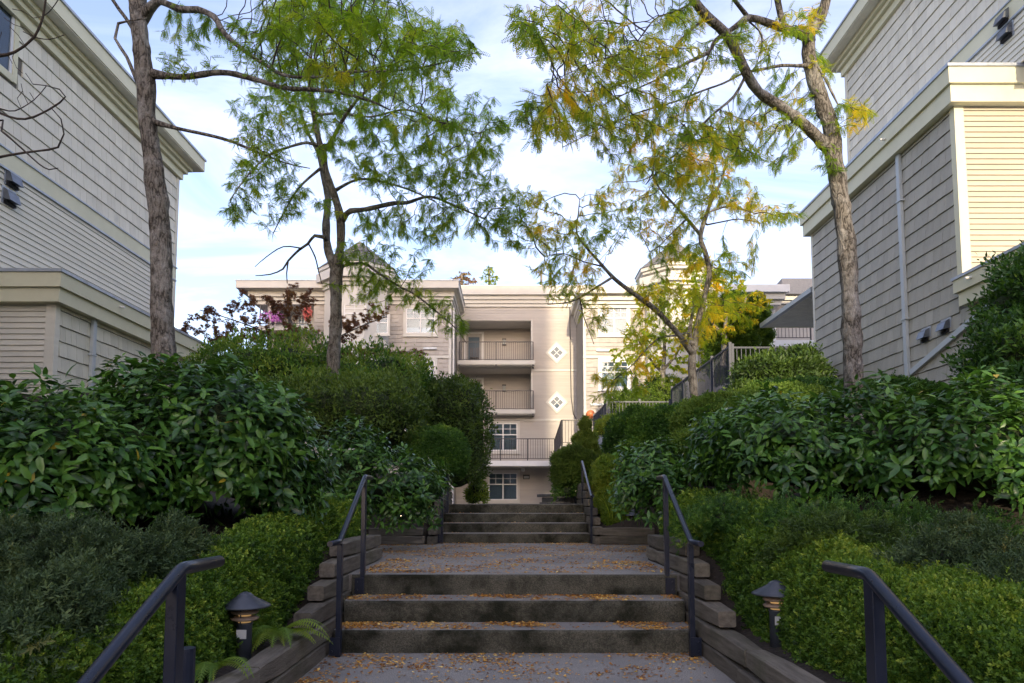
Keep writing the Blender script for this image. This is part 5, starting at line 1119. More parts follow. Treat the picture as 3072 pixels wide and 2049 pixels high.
shrub('clipped_shrub', 'rounded green ball shrub at the foot of the spruce cone', 'shrub', [ell(1722, 1412, 13.2, 56, 58, 0.36)], T_NEEDLE, 8000, 0.045, G['cone'], 422, lump=0.05, lscale=0.3, spread=0.05, shrink=0.06, tint=(0.4, 0.2))
shrub('trailing_plant', 'trailing green plant spilling over the curved block wall', 'plant', [ell(1700, 1480, 13.0, 32, 18, 0.2)], T_MID, 900, 0.06, G['mid'], 423, lump=0.06, spread=0.08, shrink=0.08)
shrub('golden_bush', 'yellow green bush below the orange lantern', 'bush', [ell(1835, 1285, 19.5, 45, 30, 0.6)], T_MID, 4200, 0.075, G['sun'], 424, lump=0.06, spread=0.08, shrink=0.1, tint=(0.75, 0.2))
shrub('clipped_hedge', 'sunlit clipped hedge behind the low terrace fence', 'hedge', [ell(1910, 1220, 25.0, 95, 45, 0.7), ell(1985, 1190, 25.5, 60, 60, 0.7)], T_MID, 12000, 0.085, G['sun'], 425, lump=0.08, spread=0.08, shrink=0.1, tint=(0.45, 0.15))
shrub('cedar_hedge', 'tall bright green cedar hedge beside the terrace fence', 'hedge', [ell(2190, 1030, 22.5, 60, 130, 0.8), ell(2240, 1000, 23.0, 55, 100, 0.8)], T_NEEDLE, 11000, 0.09, G['sun'], 426, lump=0.12, lscale=0.5, spread=0.1, up=0.9, shrink=0.12, tint=(0.35, 0.2))
shrub('rhododendron_bush', 'dark loose bush in front of the corner of the right building', 'bush', [ell(2320, 1160, 15.2, 115, 80, 0.9), ell(2390, 1135, 15.6, 75, 75, 0.8), ell(2250, 1200, 14.8, 55, 45, 0.6)], T_MID, 15000, 0.105, G['dark'], 427, lump=0.14, spread=0.13, up=0.5, shrink=0.18, tint=(0.38, 0.18), top=0.2)
shrub('laurel_shrub', 'tall leafy green shrub against the right building at the right edge', 'shrub', [ell(3090, 940, 8.8, 90, 170, 0.6), ell(3040, 1090, 8.4, 110, 110, 0.6), ell(3160, 850, 9.0, 110, 110, 0.6), ell(3090, 1220, 7.8, 130, 110, 0.6)], T_MID, 22000, 0.085, G['mid'], 428, lump=0.14, lscale=0.5, spread=0.12, up=0.5, shrink=0.16, tint=(0.42, 0.17))

# --- ferns and grasses
def fern(label, p, fronds, L, seed, m='fern', tint=0.5, face=None):
    r = rng(seed); B = thing('fern', label, 'fern', p, 'ferns in the beds')
    for k in range(fronds):
        a = r.uniform(0, 6.28) if face is None else face + r.normal() * 0.8; l = L * r.uniform(0.7, 1.1); up = r.uniform(0.5, 1.1); V, Fq, n = [], [], 22; d = np.array([math.cos(a), math.sin(a), 0]); s = np.array([-math.sin(a), math.cos(a), 0]); c = []
        for i in range(n + 1): t = i / n; c.append(d * l * t * (1 - 0.15 * t) + np.array([0, 0, l * (up * t - (up * 0.75 + 0.25) * t * t)]))
        for i in range(2, n):
            t = i / n; w = l * 0.22 * math.sin(math.pi * min(1, t * 0.92 + 0.10)) ** 0.8 * (1.05 - t * 0.75)
            for sg in (-1, 1):
                b = len(V); dd = c[i + 1] - c[i]; tip = c[i] + s * sg * w + dd * 0.8 - np.array([0, 0, w * 0.25])
                V += [c[i] - dd * 0.38, c[i] + dd * 0.38, tip + dd * 0.12, tip - dd * 0.10]; Fq.append((b, b + 1, b + 2, b + 3))
        for i in range(n):
            b = len(V); V += [c[i] - s * 0.002, c[i] + s * 0.002, c[i + 1] + s * 0.002, c[i + 1] - s * 0.002]; Fq.append((b, b + 1, b + 2, b + 3))
        link('frond', raw_mesh('frond', np.array(V), np.array(Fq), np.full(len(Fq), np.clip(tint + r.normal() * 0.15, 0, 1))), G[m], B)
fern('yellow green fern arching beside the left front lamp', (-1.56, 4.60, 0.27), 14, 0.42, 501, tint=0.85, face=-0.7)
fern('green fern left of the glowing lamp under the hedge', (-1.60, 3.72, 0.24), 13, 0.36, 502, tint=0.7, face=-1.3)
fern('small dark fern at the foot of the left timber wall', (-1.60, 3.15, 0.17), 7, 0.26, 503, tint=0.35)
fern('sword fern poking out at the far left edge', tuple(at(60, 1800, 3.3)), 5, 0.40, 504, tint=0.4, face=0.1)
fern('sword fern at the left edge below the glossy shrub', tuple(at(-40, 1650, 3.6)), 5, 0.40, 505, tint=0.35, face=0.0)
fern('small sword fern in the lower left corner', tuple(at(160, 1960, 2.8)), 4, 0.26, 506, tint=0.3, face=0.2)
fern('dark fern beside the lamp right of the upper steps', (2.05, 10.75, ZL + 0.1), 8, 0.45, 507, tint=0.4)
def grass(label, p, n, L, seed, t0=0.55):
    r = rng(seed); B = thing('iris_clump', label, 'grass clump', p); me = []
    for k in range(n):
        a = r.uniform(0, 6.28); l = L * r.uniform(0.55, 1.1); lean = r.uniform(0.1, 0.75); V, Fq = [], []; d = np.array([math.cos(a), math.sin(a), 0]); s = np.array([-math.sin(a), math.cos(a), 0]); b0 = d * 0.04 * r.random()
        for i in range(7): t = i / 6; c = b0 + d * l * lean * t * t * 0.8 + np.array([0, 0, l * (t - 0.35 * lean * t * t * t)]); w = 0.010 * (1 - t) ** 0.6 + 0.001; V += [c - s * w, c + s * w]
        Fq = [(2 * i, 2 * i + 1, 2 * i + 3, 2 * i + 2) for i in range(6)]; link('blade', raw_mesh('blade', np.array(V), np.array(Fq), np.full(6, np.clip(t0 + r.normal() * 0.2, 0, 1))), G['fern'], B)
p = at(1838, 1590, 10.55); grass('clump of long strap leaves in the planter right of the upper steps', (p.x, 10.55, ZL + 0.12), 46, 0.75, 511, 0.6)
p = at(1262, 1590, 10.6); grass('thin clump of strap leaves in the planter left of the upper steps', (p.x, 10.6, ZL + 0.12), 26, 0.65, 512, 0.5)
shrub('groundcover_bush', 'low leafy filler in the planter left of the upper steps', 'plant', [ell(1170, 1580, 10.7, 50, 26, 0.2)], T_MID, 700, 0.06, G['mid'], 513, shrink=0.06)

# --- flowers on the far left balcony
for lab, px, py, rx, ry, m in (('magenta petunias hanging on the far left balcony rail', 815, 950, 38, 18, 'pink'), ('red flowers at the far left balcony corner', 922, 940, 12, 24, 'red')):
    r = rng(px); E_ = ell(px, py, 31.2, rx, ry, 0.25); c, R = E_; B = thing('hanging_flowers', lab, 'flowers', tuple(c)); n = 520; P = nrm(r.normal(size=(n, 3))) * R * r.uniform(0.5, 1.05, (n, 1)); leaf_obj('blossoms', P, r.normal(size=P.shape), nrm(np.array([0, -1, 0.3]) + r.normal(size=P.shape) * 0.5), 0.10 * r.uniform(0.7, 1.2, n), T_MID, M[m], B, np.full(n, 0.5))

# --- fallen leaflets
def litter(label, regions, seed):
    r = rng(seed); Ps, Ts = [], []
    for (x0, x1, y0, y1, z, n, wall) in regions:
        P = np.stack([r.uniform(x0, x1, n), r.uniform(y0, y1, n), np.full(n, z + 0.004)], 1); w = Waves(seed + 5, 0.9)(P) * 0.5 + Waves(seed + 6, 0.28)(P) * 0.45
        pr = np.clip(0.09 + 0.66 * w + (0.7 * np.exp(-(y1 - P[:, 1]) / wall) * (0.55 + 0.6 * w) if wall else 0) + 0.40 * np.exp(-(P[:, 0] - x0) / 0.45) + 0.25 * np.exp(-(x1 - P[:, 0]) / 0.25), 0.05, 1); k = r.random(n) < pr; Ps.append(P[k])
    P = np.concatenate(Ps); n = len(P); a = r.uniform(0, 6.28, n); A = np.stack([np.cos(a), np.sin(a), r.normal(size=n) * 0.18], 1); o = leaf_obj('leaf_litter', P, A, nrm(np.array([0, 0, 1.0]) + r.normal(size=P.shape) * 0.22), 0.024 * r.uniform(0.6, 1.5, n), T_SMALL, G['litter'], None, np.clip(0.45 + Waves(77, 0.35)(P) * 0.2 + r.normal(size=n) * 0.25, 0, 1)); tag(o, label, 'fallen leaves')
litter('yellow and orange locust leaflets strewn over the steps and landings', [(XL, XR, 2.2, 5.29, 0.0, 20000, 0.22), (XL, XR, 5.32, 5.62, h, 6000, 0.12), (XL, XR, 5.65, 5.95, 2 * h, 6000, 0.12), (-1.35, 1.4, 6.02, 7.6, ZL + 0.003, 14000, 0), (-2.2, 2.1, 7.65, 10.15, ZL + 0.003, 30000, 0), (-1.1, 1.2, 10.1, 10.58, ZL + 0.003, 2600, 0.1)] + [(-1.1, 1.2, 10.63 + 0.31 * i, 10.89 + 0.31 * i, ZL + hb * (i + 1), 240, 0.06) for i in range(3)], 601)
# ------------------------------------------------------------------ trees
def catmull(P, step):
    P = [np.array(p, float) for p in P]; out = []
    for i in range(len(P) - 1):
        p0, p1, p2, p3 = P[max(i - 1, 0)], P[i], P[i + 1], P[min(i + 2, len(P) - 1)]; n = max(1, int(np.linalg.norm(p2[:3] - p1[:3]) / step))
        for k in range(n):
            t = k / n; out.append(0.5 * ((2 * p1) + (-p0 + p2) * t + (2 * p0 - 5 * p1 + 4 * p2 - p3) * t * t + (-p0 + 3 * p1 - 3 * p2 + p3) * t ** 3))
    out.append(P[-1]); return np.array(out)
def limb(pts, Y0, Y1):
    """pixel polyline (x, y, width in pixels) from distance Y0 to Y1 -> (x, y, z, radius)"""
    out = []; n = len(pts)
    for i, (px, py, w) in enumerate(pts):
        Y = Y0 + (Y1 - Y0) * i / max(1, n - 1); p = at(px, py, Y); out.append((p.x, p.y, p.z, w * Y / F / 2 * 0.93))
    return out
def clusters(lst, r):
    """attraction points: (px, py, rx, ry, Y, depth, count)"""
    out = []
    for px, py, rx, ry, Y, dp, n in lst:
        n = int(n * 2.05)
        d = nrm(r.normal(size=(n, 3))) * r.random((n, 1)) ** 0.4
        for q in d:
            y = max(2.5, Y + q[1] * dp); out.append(at(px + q[0] * rx, py + q[2] * ry, y))
    return np.array([tuple(p) for p in out])
def grow_tree(name, label, base_xy, limbs, cl, seed, leafT, leafS, lm, per_node=1.6, tint=(0.35, 0.16), step=0.10, kill=0.14, infl=1.4, twig_r=0.0036, group='honey locust trees', bark='bark', droop=0.6, cat='tree', trunk_sides=14, cname='crown', tip_only=6, iters=120):
    r = rng(seed); pos, par, rad, hand = [], [], [], []; chains = []
    for li, lb in enumerate(limbs):
        c = catmull(lb, step if li else step * 0.5)
        if li == 0: idx = [-1]
        else:
            d = np.linalg.norm(np.array(pos) - c[0, :3], axis=1); idx = [int(d.argmin())]
        prev = idx[0]; chain = [] if prev < 0 else [prev]
        for q in c:
            if prev >= 0 and np.linalg.norm(np.array(pos[prev]) - q[:3]) < 1e-4: continue
            pos.append(tuple(q[:3])); par.append(prev); rad.append(max(q[3], 0.004)); hand.append(True); prev = len(pos) - 1; chain.append(prev)
        chains.append(chain)
    nh = len(pos); Pn = np.array(pos); At = clusters(cl, r); NP = Pn.copy(); D = np.full(len(At), 1e9); NI = np.zeros(len(At), int)
    lo = max(0, len(chains[0]) // 3)                                  # nothing sprouts from the lower trunk
    ok0 = np.ones(nh, bool); ok0[chains[0][:lo]] = False
    cand = np.where(ok0)[0]; dd = np.linalg.norm(At[:, None] - NP[cand][None], axis=2); k = dd.argmin(1); D = dd[np.arange(len(At)), k]; NI = cand[k]
    alive = np.ones(len(At), bool)
    for it in range(iters):
        act = alive & (D < infl)
        if not act.any(): break
        nodes, inv = np.unique(NI[act], return_inverse=True); dirs = np.zeros((len(nodes), 3)); v = nrm(At[act] - NP[NI[act]]); np.add.at(dirs, inv, v)
        dirs = nrm(nrm(dirs) + r.normal(size=dirs.shape) * 0.22 + np.array([0, 0, 0.05])); new = NP[nodes] + dirs * step
        # drop new nodes that fall onto existing ones
        dm = np.array([np.min(np.linalg.norm(NP - q, axis=1)) for q in new]); keep = dm > step * 0.45
        if not keep.any():
            alive &= ~act; continue
        bad = nodes[~keep]; alive &= ~(np.isin(NI, bad) & act & (r.random(len(At)) < 0.5))
        new, nodes = new[keep], nodes[keep]; s = len(NP); NP = np.concatenate([NP, new]); par += nodes.tolist(); rad += [0] * len(new)
        dd = np.linalg.norm(At[:, None] - new[None], axis=2); k = dd.argmin(1); dk = dd[np.arange(len(At)), k]; better = dk < D; D = np.where(better, dk, D); NI = np.where(better, s + k, NI); alive &= D > kill
    n = len(NP); par = np.array(par); rad = np.array(rad); kids = [[] for _ in range(n)]
    for i in range(n):
        if par[i] >= 0: kids[par[i]].append(i)
    hgt = np.zeros(n, int)
    for i in range(n - 1, nh - 1, -1):
        cs = kids[i]; rr = twig_r if not cs else sum(rad[c] ** 2.3 for c in cs) ** (1 / 2.3); rad[i] = min(rr, 0.03); hgt[i] = 0 if not cs else 1 + max(hgt[c] for c in cs)
    off = np.array([base_xy[0], base_xy[1], NP[0][2]]); B = thing(name, label, cat, tuple(off), group)
    # trunk and limbs: one mesh each
    w = Waves(seed, 0.22)
    for li, ch in enumerate(chains):
        pts = NP[ch]; rr = rad[ch].copy()
        if li > 0: rr[0] = min(rad[ch[0]], rad[ch[1]] * 1.35) if len(ch) > 1 else rr[0]
        if li == 0: rr = rr * (1 + 0.05 * Waves(seed, 0.6)(pts)); pts = pts.copy(); rr[:3] *= np.array([1.25, 1.15, 1.06])[:len(rr[:3])]
        else: rr = rr * (1 + 0.10 * w(pts * 1.7))
        ns = trunk_sides * 2 if li == 0 else 10; tb = MB().tube([tuple(p - off) for p in pts], list(rr), ns)
        if li == 0:
            V = np.array(tb.v); C = np.repeat(pts - off, ns, axis=0)[:len(V)]; d = V - C; q = V + off; furrow = Waves(seed + 4, 0.06)(q * np.array([1, 1, 0.28])) * 0.045 + Waves(seed + 5, 0.35)(q) * 0.07
            for _ in range(7):
                kp = V[r.integers(0, len(V))]; dist = np.linalg.norm(V - kp, axis=1); furrow += 0.22 * np.exp(-(dist / (rr.mean() * 0.55)) ** 2)
            tb.v = [tuple(x) for x in (C + d * (1 + furrow)[:, None])]
        tb.build('trunk' if li == 0 else 'limb', M[bark] if (li == 0 or rad[ch[min(1, len(ch) - 1)]] > 0.018) else M['twig'], B, smooth=True)
    # twigs: chains of grown nodes, one joined mesh
    b = MB(); done = np.zeros(n, bool)
    for i in range(nh, n):
        if done[i] or (par[i] >= nh and kids[par[i]][0] == i): continue
        ch = [par[i], i]; done[i] = True; c = i
        while kids[c]: c = kids[c][0]; ch.append(c); done[c] = True
        q = NP[ch] - off; rr = list(rad[ch]); rr[0] = rr[1]
        b.tube([tuple(x) for x in q], rr, 4 if rr[0] < 0.008 else 6, cap=False)
    if b.v: tag(b.build('twigs', M['twig'], B), kind='stuff')
    # leaves on young twigs
    g = np.arange(nh, n); g = g[hgt[nh:] <= tip_only]; 
    if len(g) and per_node > 0:
        cnt = r.poisson(per_node, len(g)); gi = np.repeat(g, cnt); P = NP[gi]; dv = nrm(NP[gi] - NP[par[gi]]); P = P - dv * (r.random((len(gi), 1)) * step); m = len(gi)
        A = nrm(dv * 0.5 + nrm(r.normal(size=(m, 3))) * 0.8 + np.array([0, 0, -droop])); Nl = nrm(np.array([0, 0, 1.0]) + r.normal(size=(m, 3)) * 0.45)
        tw = Waves(seed + 9, 0.9); t = np.clip(tint[0] + tw(P) * tint[1] + r.normal(size=m) * tint[1] * 0.45, 0.01, 0.99)
        leaf_obj(cname, P - off, A, Nl, leafS * r.uniform(0.65, 1.2, m), leafT, lm, B, t)
    return B, n

# near left tree
tr = limb([(497, 1200, 74), (490, 1020, 70), (484, 850, 66), (480, 690, 64), (468, 560, 60), (452, 430, 56), (440, 340, 54), (436, 240, 58), (424, 140, 54), (414, 20, 54), (408, -150, 48), (420, -330, 38), (450, -480, 20)], 8.5, 8.3)
L1 = [tr,
      limb([(440, 219, 40), (504, 228, 22), (562, 230, 20), (634, 219, 19), (687, 219, 19), (745, 233, 17), (800, 248, 16), (860, 265, 15), (925, 268, 14), (1014, 277, 11), (1112, 303, 8), (1170, 330, 5)], 8.4, 7.4),
      limb([(462, 366, 22), (527, 384, 12), (620, 404, 11), (687, 422, 10), (770, 455, 8), (860, 490, 5), (930, 505, 3)], 8.4, 7.9),
      limb([(418, 62, 50), (450, 25, 32), (475, 4, 26), (495, 9, 23), (545, 29, 21), (594, 29, 20), (643, 51, 19), (670, 96, 17), (714, 138, 15), (760, 172, 13), (800, 196, 12), (845, 223, 11), (898, 232, 10), (961, 230, 9), (1041, 216, 8), (1144, 214, 7), (1229, 208, 6), (1304, 194, 5), (1367, 179, 4), (1420, 161, 3)], 8.4, 6.2),
      limb([(412, 250, 14), (380, 170, 11), (345, 115, 10), (355, 70, 9), (388, 62, 6), (440, 55, 4)], 8.4, 8.2), limb([(412, 110, 14), (378, 55, 12), (335, -5, 11), (300, -90, 8)], 8.4, 8.2),
      limb([(410, -120, 30), (470, -220, 24), (560, -300, 18), (680, -360, 10)], 8.3, 7.6), limb([(412, -200, 24), (350, -300, 18), (260, -380, 10)], 8.3, 9.0)]
grow_tree('locust_tree', 'near locust tree on the left with a thick rough trunk', (tr[0][0], tr[0][1]), L1,
          [(800, 110, 150, 90, 7.4, 1.0, 90), (560, 110, 90, 50, 8.0, 0.4, 22), (980, 60, 230, 120, 7.0, 1.3, 240), (1050, 200, 180, 80, 6.8, 0.8, 120), (1300, 150, 150, 80, 6.5, 0.7, 90), (1000, -150, 300, 120, 7.2, 1.5, 130), (700, -250, 260, 120, 8.0, 1.5, 90), (780, 420, 110, 70, 7.9, 0.4, 30), (520, 180, 60, 30, 8.2, 0.3, 10)], 701, T_LOCUST, 0.125, G['locust'], per_node=6.4, tint=(0.42, 0.16))
# slender left tree
tr = limb([(998, 1180, 44), (1000, 1080, 42), (1006, 997, 38), (1008, 900, 36), (1008, 830, 40), (1012, 790, 40), (1020, 749, 28), (1023, 699, 27), (1019, 645, 27), (1006, 595, 25), (992, 558, 24), (974, 504, 22), (971, 464, 22), (955, 415, 20), (943, 348, 18), (934, 286, 17), (929, 201, 15), (938, 147, 13), (987, 45, 12), (1014, -30, 10), (1030, -120, 8)], 12, 11.6)
L2 = [tr, limb([(1006, 800, 38), (986, 757, 27), (979, 707, 28), (979, 657, 24), (984, 600, 22), (978, 560, 20), (968, 520, 18), (955, 460, 14), (925, 400, 11), (900, 330, 9)], 12, 12.6),
      limb([(1022, 668, 26), (1035, 648, 20), (1052, 633, 18), (1097, 628, 16), (1180, 610, 14), (1222, 608, 12), (1290, 590, 9), (1370, 620, 7), (1450, 655, 5)], 11.9, 10.6), limb([(1000, 575, 14), (1052, 546, 9), (1097, 537, 8), (1180, 554, 7), (1242, 575, 6), (1305, 604, 5)], 11.9, 11.0),
      limb([(1012, 806, 16), (1040, 795, 9), (1064, 790, 8), (1097, 792, 8), (1135, 819, 8), (1201, 861, 7), (1247, 885, 6), (1305, 931, 5), (1367, 985, 4), (1400, 1030, 3)], 12, 11.0),
      limb([(976, 712, 14), (944, 707, 10), (923, 732, 9), (898, 749, 8), (865, 782, 7), (849, 807, 6), (811, 823, 5), (766, 827, 3)], 12, 11.7), limb([(865, 782, 5), (860, 820, 4), (862, 850, 3)], 11.8, 11.7), limb([(905, 745, 5), (850, 740, 4), (800, 770, 3), (765, 800, 2)], 11.8, 11.4), limb([(925, 730, 5), (945, 770, 5), (955, 810, 4), (965, 850, 3)], 11.8, 11.5),
      limb([(975, 440, 20), (983, 446, 15), (1005, 402, 13), (1036, 348, 11), (1080, 290, 9), (1140, 240, 7)], 11.7, 10.6), limb([(960, 440, 12), (920, 428, 9), (853, 446, 8), (800, 470, 7), (740, 530, 5), (690, 600, 4)], 11.7, 11.0), limb([(968, 500, 10), (900, 560, 7), (850, 640, 5), (820, 700, 3)], 11.8, 11.4), limb([(943, 348, 10), (1010, 340, 8), (1110, 350, 7), (1220, 330, 6), (1330, 370, 5), (1440, 400, 4)], 11.6, 10.0)]
grow_tree('locust_tree', 'slender forked locust tree standing in the left shrubs', (tr[0][0], tr[0][1]), L2,
          [(950, 250, 200, 170, 11.5, 1.3, 200), (1180, 300, 220, 150, 10.6, 1.2, 200), (1380, 400, 170, 140, 10.2, 0.9, 170), (1080, 420, 150, 90, 11.0, 0.9, 80), (1000, 60, 240, 110, 11.5, 1.5, 130), (1250, 100, 180, 90, 10.6, 1.2, 90), (780, 520, 120, 90, 11.2, 0.8, 80), (800, 330, 120, 90, 11.2, 0.8, 60), (720, 640, 70, 50, 11.2, 0.5, 34), (880, 600, 80, 60, 11.4, 0.5, 40), (1200, 500, 200, 80, 11.0, 1.0, 110), (1400, 560, 140, 90, 10.6, 0.9, 90), (1300, 670, 190, 60, 10.8, 0.8, 90), (1120, 700, 90, 90, 11.4, 0.6, 36), (1110, 870, 80, 60, 11.6, 0.5, 50), (1080, 760, 90, 50, 11.5, 0.5, 44), (1180, 830, 80, 40, 11.4, 0.4, 26), (1260, 900, 110, 35, 11.3, 0.4, 30), (1350, 960, 70, 45, 11.1, 0.4, 18), (1490, 640, 80, 100, 10.4, 0.6, 50), (1250, 780, 70, 60, 11.3, 0.4, 18)], 702, T_LOCUST, 0.14, G['locust'], per_node=5.4, tint=(0.40, 0.15), bark='bark2', trunk_sides=12)
# near right tree
def r1(c): return [(2000 + x / 2.24, y / 2.24, w / 2.24) for x, y, w in c]
tr = limb([(2562, 1260, 66), (2560, 1130, 60), (2556, 1000, 58), (2548, 860, 56)] + r1([(1215, 1700, 124), (1200, 1568, 122), (1160, 1280, 120), (1130, 1080, 116), (1110, 900, 110), (1060, 720, 108), (1010, 580, 106), (968, 450, 96), (955, 330, 94), (965, 220, 92), (1030, 130, 80), (1070, 0, 74), (1100, -200, 64), (1110, -450, 50), (1090, -700, 34)]), 9.2, 9.0)
R1 = [tr, limb(r1([(1075, 985, 100), (980, 890, 84), (870, 790, 82), (740, 700, 78), (620, 620, 74), (540, 500, 72), (480, 370, 70), (390, 220, 68), (270, 110, 66), (180, 0, 60), (80, -140, 50), (-40, -300, 38), (-200, -480, 20)]), 9.1, 7.6),
      limb(r1([(955, 250, 84), (900, 230, 68), (790, 190, 62), (700, 160, 56), (550, 120, 46), (460, 180, 36), (330, 270, 32), (280, 350, 28), (120, 430, 22), (0, 500, 16), (-120, 560, 12), (-300, 640, 9), (-520, 760, 7)]), 9.0, 7.4),
      limb(r1([(790, 180, 50), (765, 100, 46), (745, 0, 46), (720, -160, 36), (660, -340, 24)]), 8.9, 8.6), limb(r1([(550, 120, 34), (470, 20, 28), (400, -60, 22), (280, -160, 12)]), 8.6, 8.0),
      limb(r1([(930, 440, 34), (870, 442, 24), (770, 440, 24), (620, 470, 21), (520, 490, 18), (380, 560, 16), (240, 610, 15), (120, 660, 14), (0, 700, 12), (-230, 770, 10), (-480, 880, 8), (-700, 990, 6)]), 9.0, 7.6),
      limb(r1([(525, 520, 24), (450, 650, 20), (320, 760, 18), (230, 850, 17), (170, 930, 16), (110, 990, 14), (-20, 1110, 10), (-140, 1240, 7)]), 8.5, 8.0),
      limb(r1([(970, 420, 26), (1000, 430, 20), (1060, 520, 18), (1115, 630, 16), (1150, 700, 12), (1240, 720, 8), (1330, 740, 5)]), 9.0, 9.0),
      limb(r1([(250, 130, 22), (100, 260, 16), (0, 390, 14), (-200, 520, 11), (-420, 600, 9), (-700, 640, 7), (-950, 760, 5)]), 8.2, 6.8), limb(r1([(180, 10, 20), (60, 80, 14), (-80, 130, 12), (-250, 330, 10), (-500, 420, 7), (-800, 560, 5)]), 8.0, 6.4),
      limb(r1([(560, 150, 14), (640, 240, 10), (620, 380, 8), (590, 460, 6)]), 8.7, 8.4), limb(r1([(330, 260, 16), (260, 420, 12), (200, 560, 10), (130, 700, 8), (100, 860, 6)]), 8.0, 7.8)]
grow_tree('locust_tree', 'near locust tree on the right with heavy crossing limbs', (tr[0][0], tr[0][1]), R1,
          [(1900, 220, 200, 140, 7.4, 1.0, 150), (1750, 130, 220, 140, 7.0, 1.1, 190), (1650, 60, 160, 90, 6.6, 0.9, 90), (1700, 330, 190, 90, 7.0, 0.9, 110), (1900, 400, 200, 90, 7.6, 0.9, 120), (1620, 400, 90, 60, 6.8, 0.6, 36), (2080, 400, 150, 110, 8.0, 0.9, 100), (2200, 420, 130, 90, 8.6, 0.9, 80), (2050, 120, 130, 120, 7.8, 0.9, 50), (2330, 360, 110, 90, 9.2, 0.8, 60), (2250, 130, 110, 90, 8.4, 0.9, 30), (2400, 60, 90, 60, 8.8, 0.7, 24), (2570, 330, 75, 50, 9.0, 0.4, 90), (2480, 470, 60, 50, 9.1, 0.4, 24), (2480, 200, 40, 50, 9.1, 0.4, 14), (1850, -130, 350, 120, 7.6, 1.5, 130), (2300, -200, 260, 130, 8.8, 1.4, 80), (1560, 70, 60, 60, 6.4, 0.5, 26), (2060, 520, 110, 60, 8.0, 0.6, 40), (2300, 480, 90, 50, 9.0, 0.5, 30)], 703, T_LOCUST, 0.125, G['locust'], per_node=5.6, tint=(0.58, 0.21))
# slender right tree
def r2(c): return [(1500 + x / 2.091, 550 + y / 2.091, w / 2.091) for x, y, w in c]
tr = limb([(2100, 1330, 28)] + r2([(1252, 1500, 58), (1215, 1300, 54), (1205, 1100, 54), (1222, 1010, 44), (1240, 880, 40), (1285, 700, 38), (1312, 570, 36), (1290, 440, 34), (1258, 340, 32), (1290, 210, 28), (1330, 100, 22), (1390, -20, 16), (1430, -180, 12), (1480, -320, 8)]), 12.2, 11.9)
R2 = [tr, limb(r2([(1200, 1060, 46), (1130, 960, 38), (1060, 880, 36), (960, 780, 36), (850, 700, 33), (720, 600, 28), (620, 490, 22), (540, 400, 17), (480, 310, 13), (490, 200, 9), (500, 100, 6)]), 12.1, 11.0), limb(r2([(705, 590, 20), (600, 655, 15), (480, 730, 12), (400, 750, 8), (300, 760, 5)]), 11.4, 10.9), limb(r2([(1195, 1000, 34), (1190, 930, 30), (1200, 860, 22), (1215, 760, 12)]), 12.1, 12.4),
      limb(r2([(1180, 935, 18), (1100, 955, 15), (1000, 970, 13), (900, 1060, 10), (840, 1130, 7), (760, 1200, 5)]), 12.1, 11.5), limb(r2([(1255, 320, 28), (1170, 220, 22), (1090, 130, 18), (1000, 30, 13), (950, -80, 9)]), 12.0, 11.4), limb(r2([(1170, 225, 14), (1100, 290, 10), (1000, 390, 7), (940, 430, 5)]), 11.9, 11.5), limb(r2([(1310, 180, 16), (1400, 150, 13), (1480, 150, 10), (1600, 190, 7)]), 12.0, 11.7), limb(r2([(1300, 260, 12), (1400, 240, 9), (1500, 225, 7), (1640, 250, 5)]), 12.0, 12.2), limb(r2([(500, 720, 10), (520, 820, 8), (560, 930, 6), (590, 1010, 4)]), 11.1, 11.0), limb(r2([(640, 520, 12), (520, 490, 9), (400, 440, 7), (280, 460, 5)]), 11.3, 10.8)]
grow_tree('locust_tree', 'slender leaning locust tree on the right in front of the far building', (tr[0][0], tr[0][1]), R2,
          [(1600, 680, 130, 90, 10.8, 0.8, 80), (1700, 820, 130, 60, 10.9, 0.7, 60), (1790, 930, 60, 70, 11.0, 0.4, 28), (1760, 700, 100, 80, 11.2, 0.7, 46), (1860, 620, 120, 90, 11.4, 0.8, 60), (2000, 600, 110, 90, 11.8, 0.9, 60), (2180, 590, 130, 60, 12.0, 0.9, 60), (2310, 640, 120, 40, 12.0, 0.6, 70), (2120, 480, 130, 90, 11.9, 0.8, 50), (1950, 500, 110, 70, 11.4, 0.8, 40), (1980, 720, 70, 60, 11.8, 0.5, 24), (1880, 1130, 110, 60, 11.6, 0.5, 36), (1830, 1180, 60, 30, 11.6, 0.3, 14), (2200, 800, 80, 70, 12.2, 0.6, 36), (2220, 930, 90, 40, 12.3, 0.6, 26), (2000, 870, 120, 60, 12.0, 0.7, 60), (2080, 980, 90, 70, 12.3, 0.6, 36), (1930, 1000, 80, 60, 11.8, 0.5, 26), (2050, 760, 90, 60, 12.0, 0.6, 36), (1570, 590, 90, 60, 10.6, 0.6, 40)], 704, T_LOCUST, 0.14, G['locust'], per_node=5.6, tint=(0.62, 0.20), bark='bark2', trunk_sides=12)
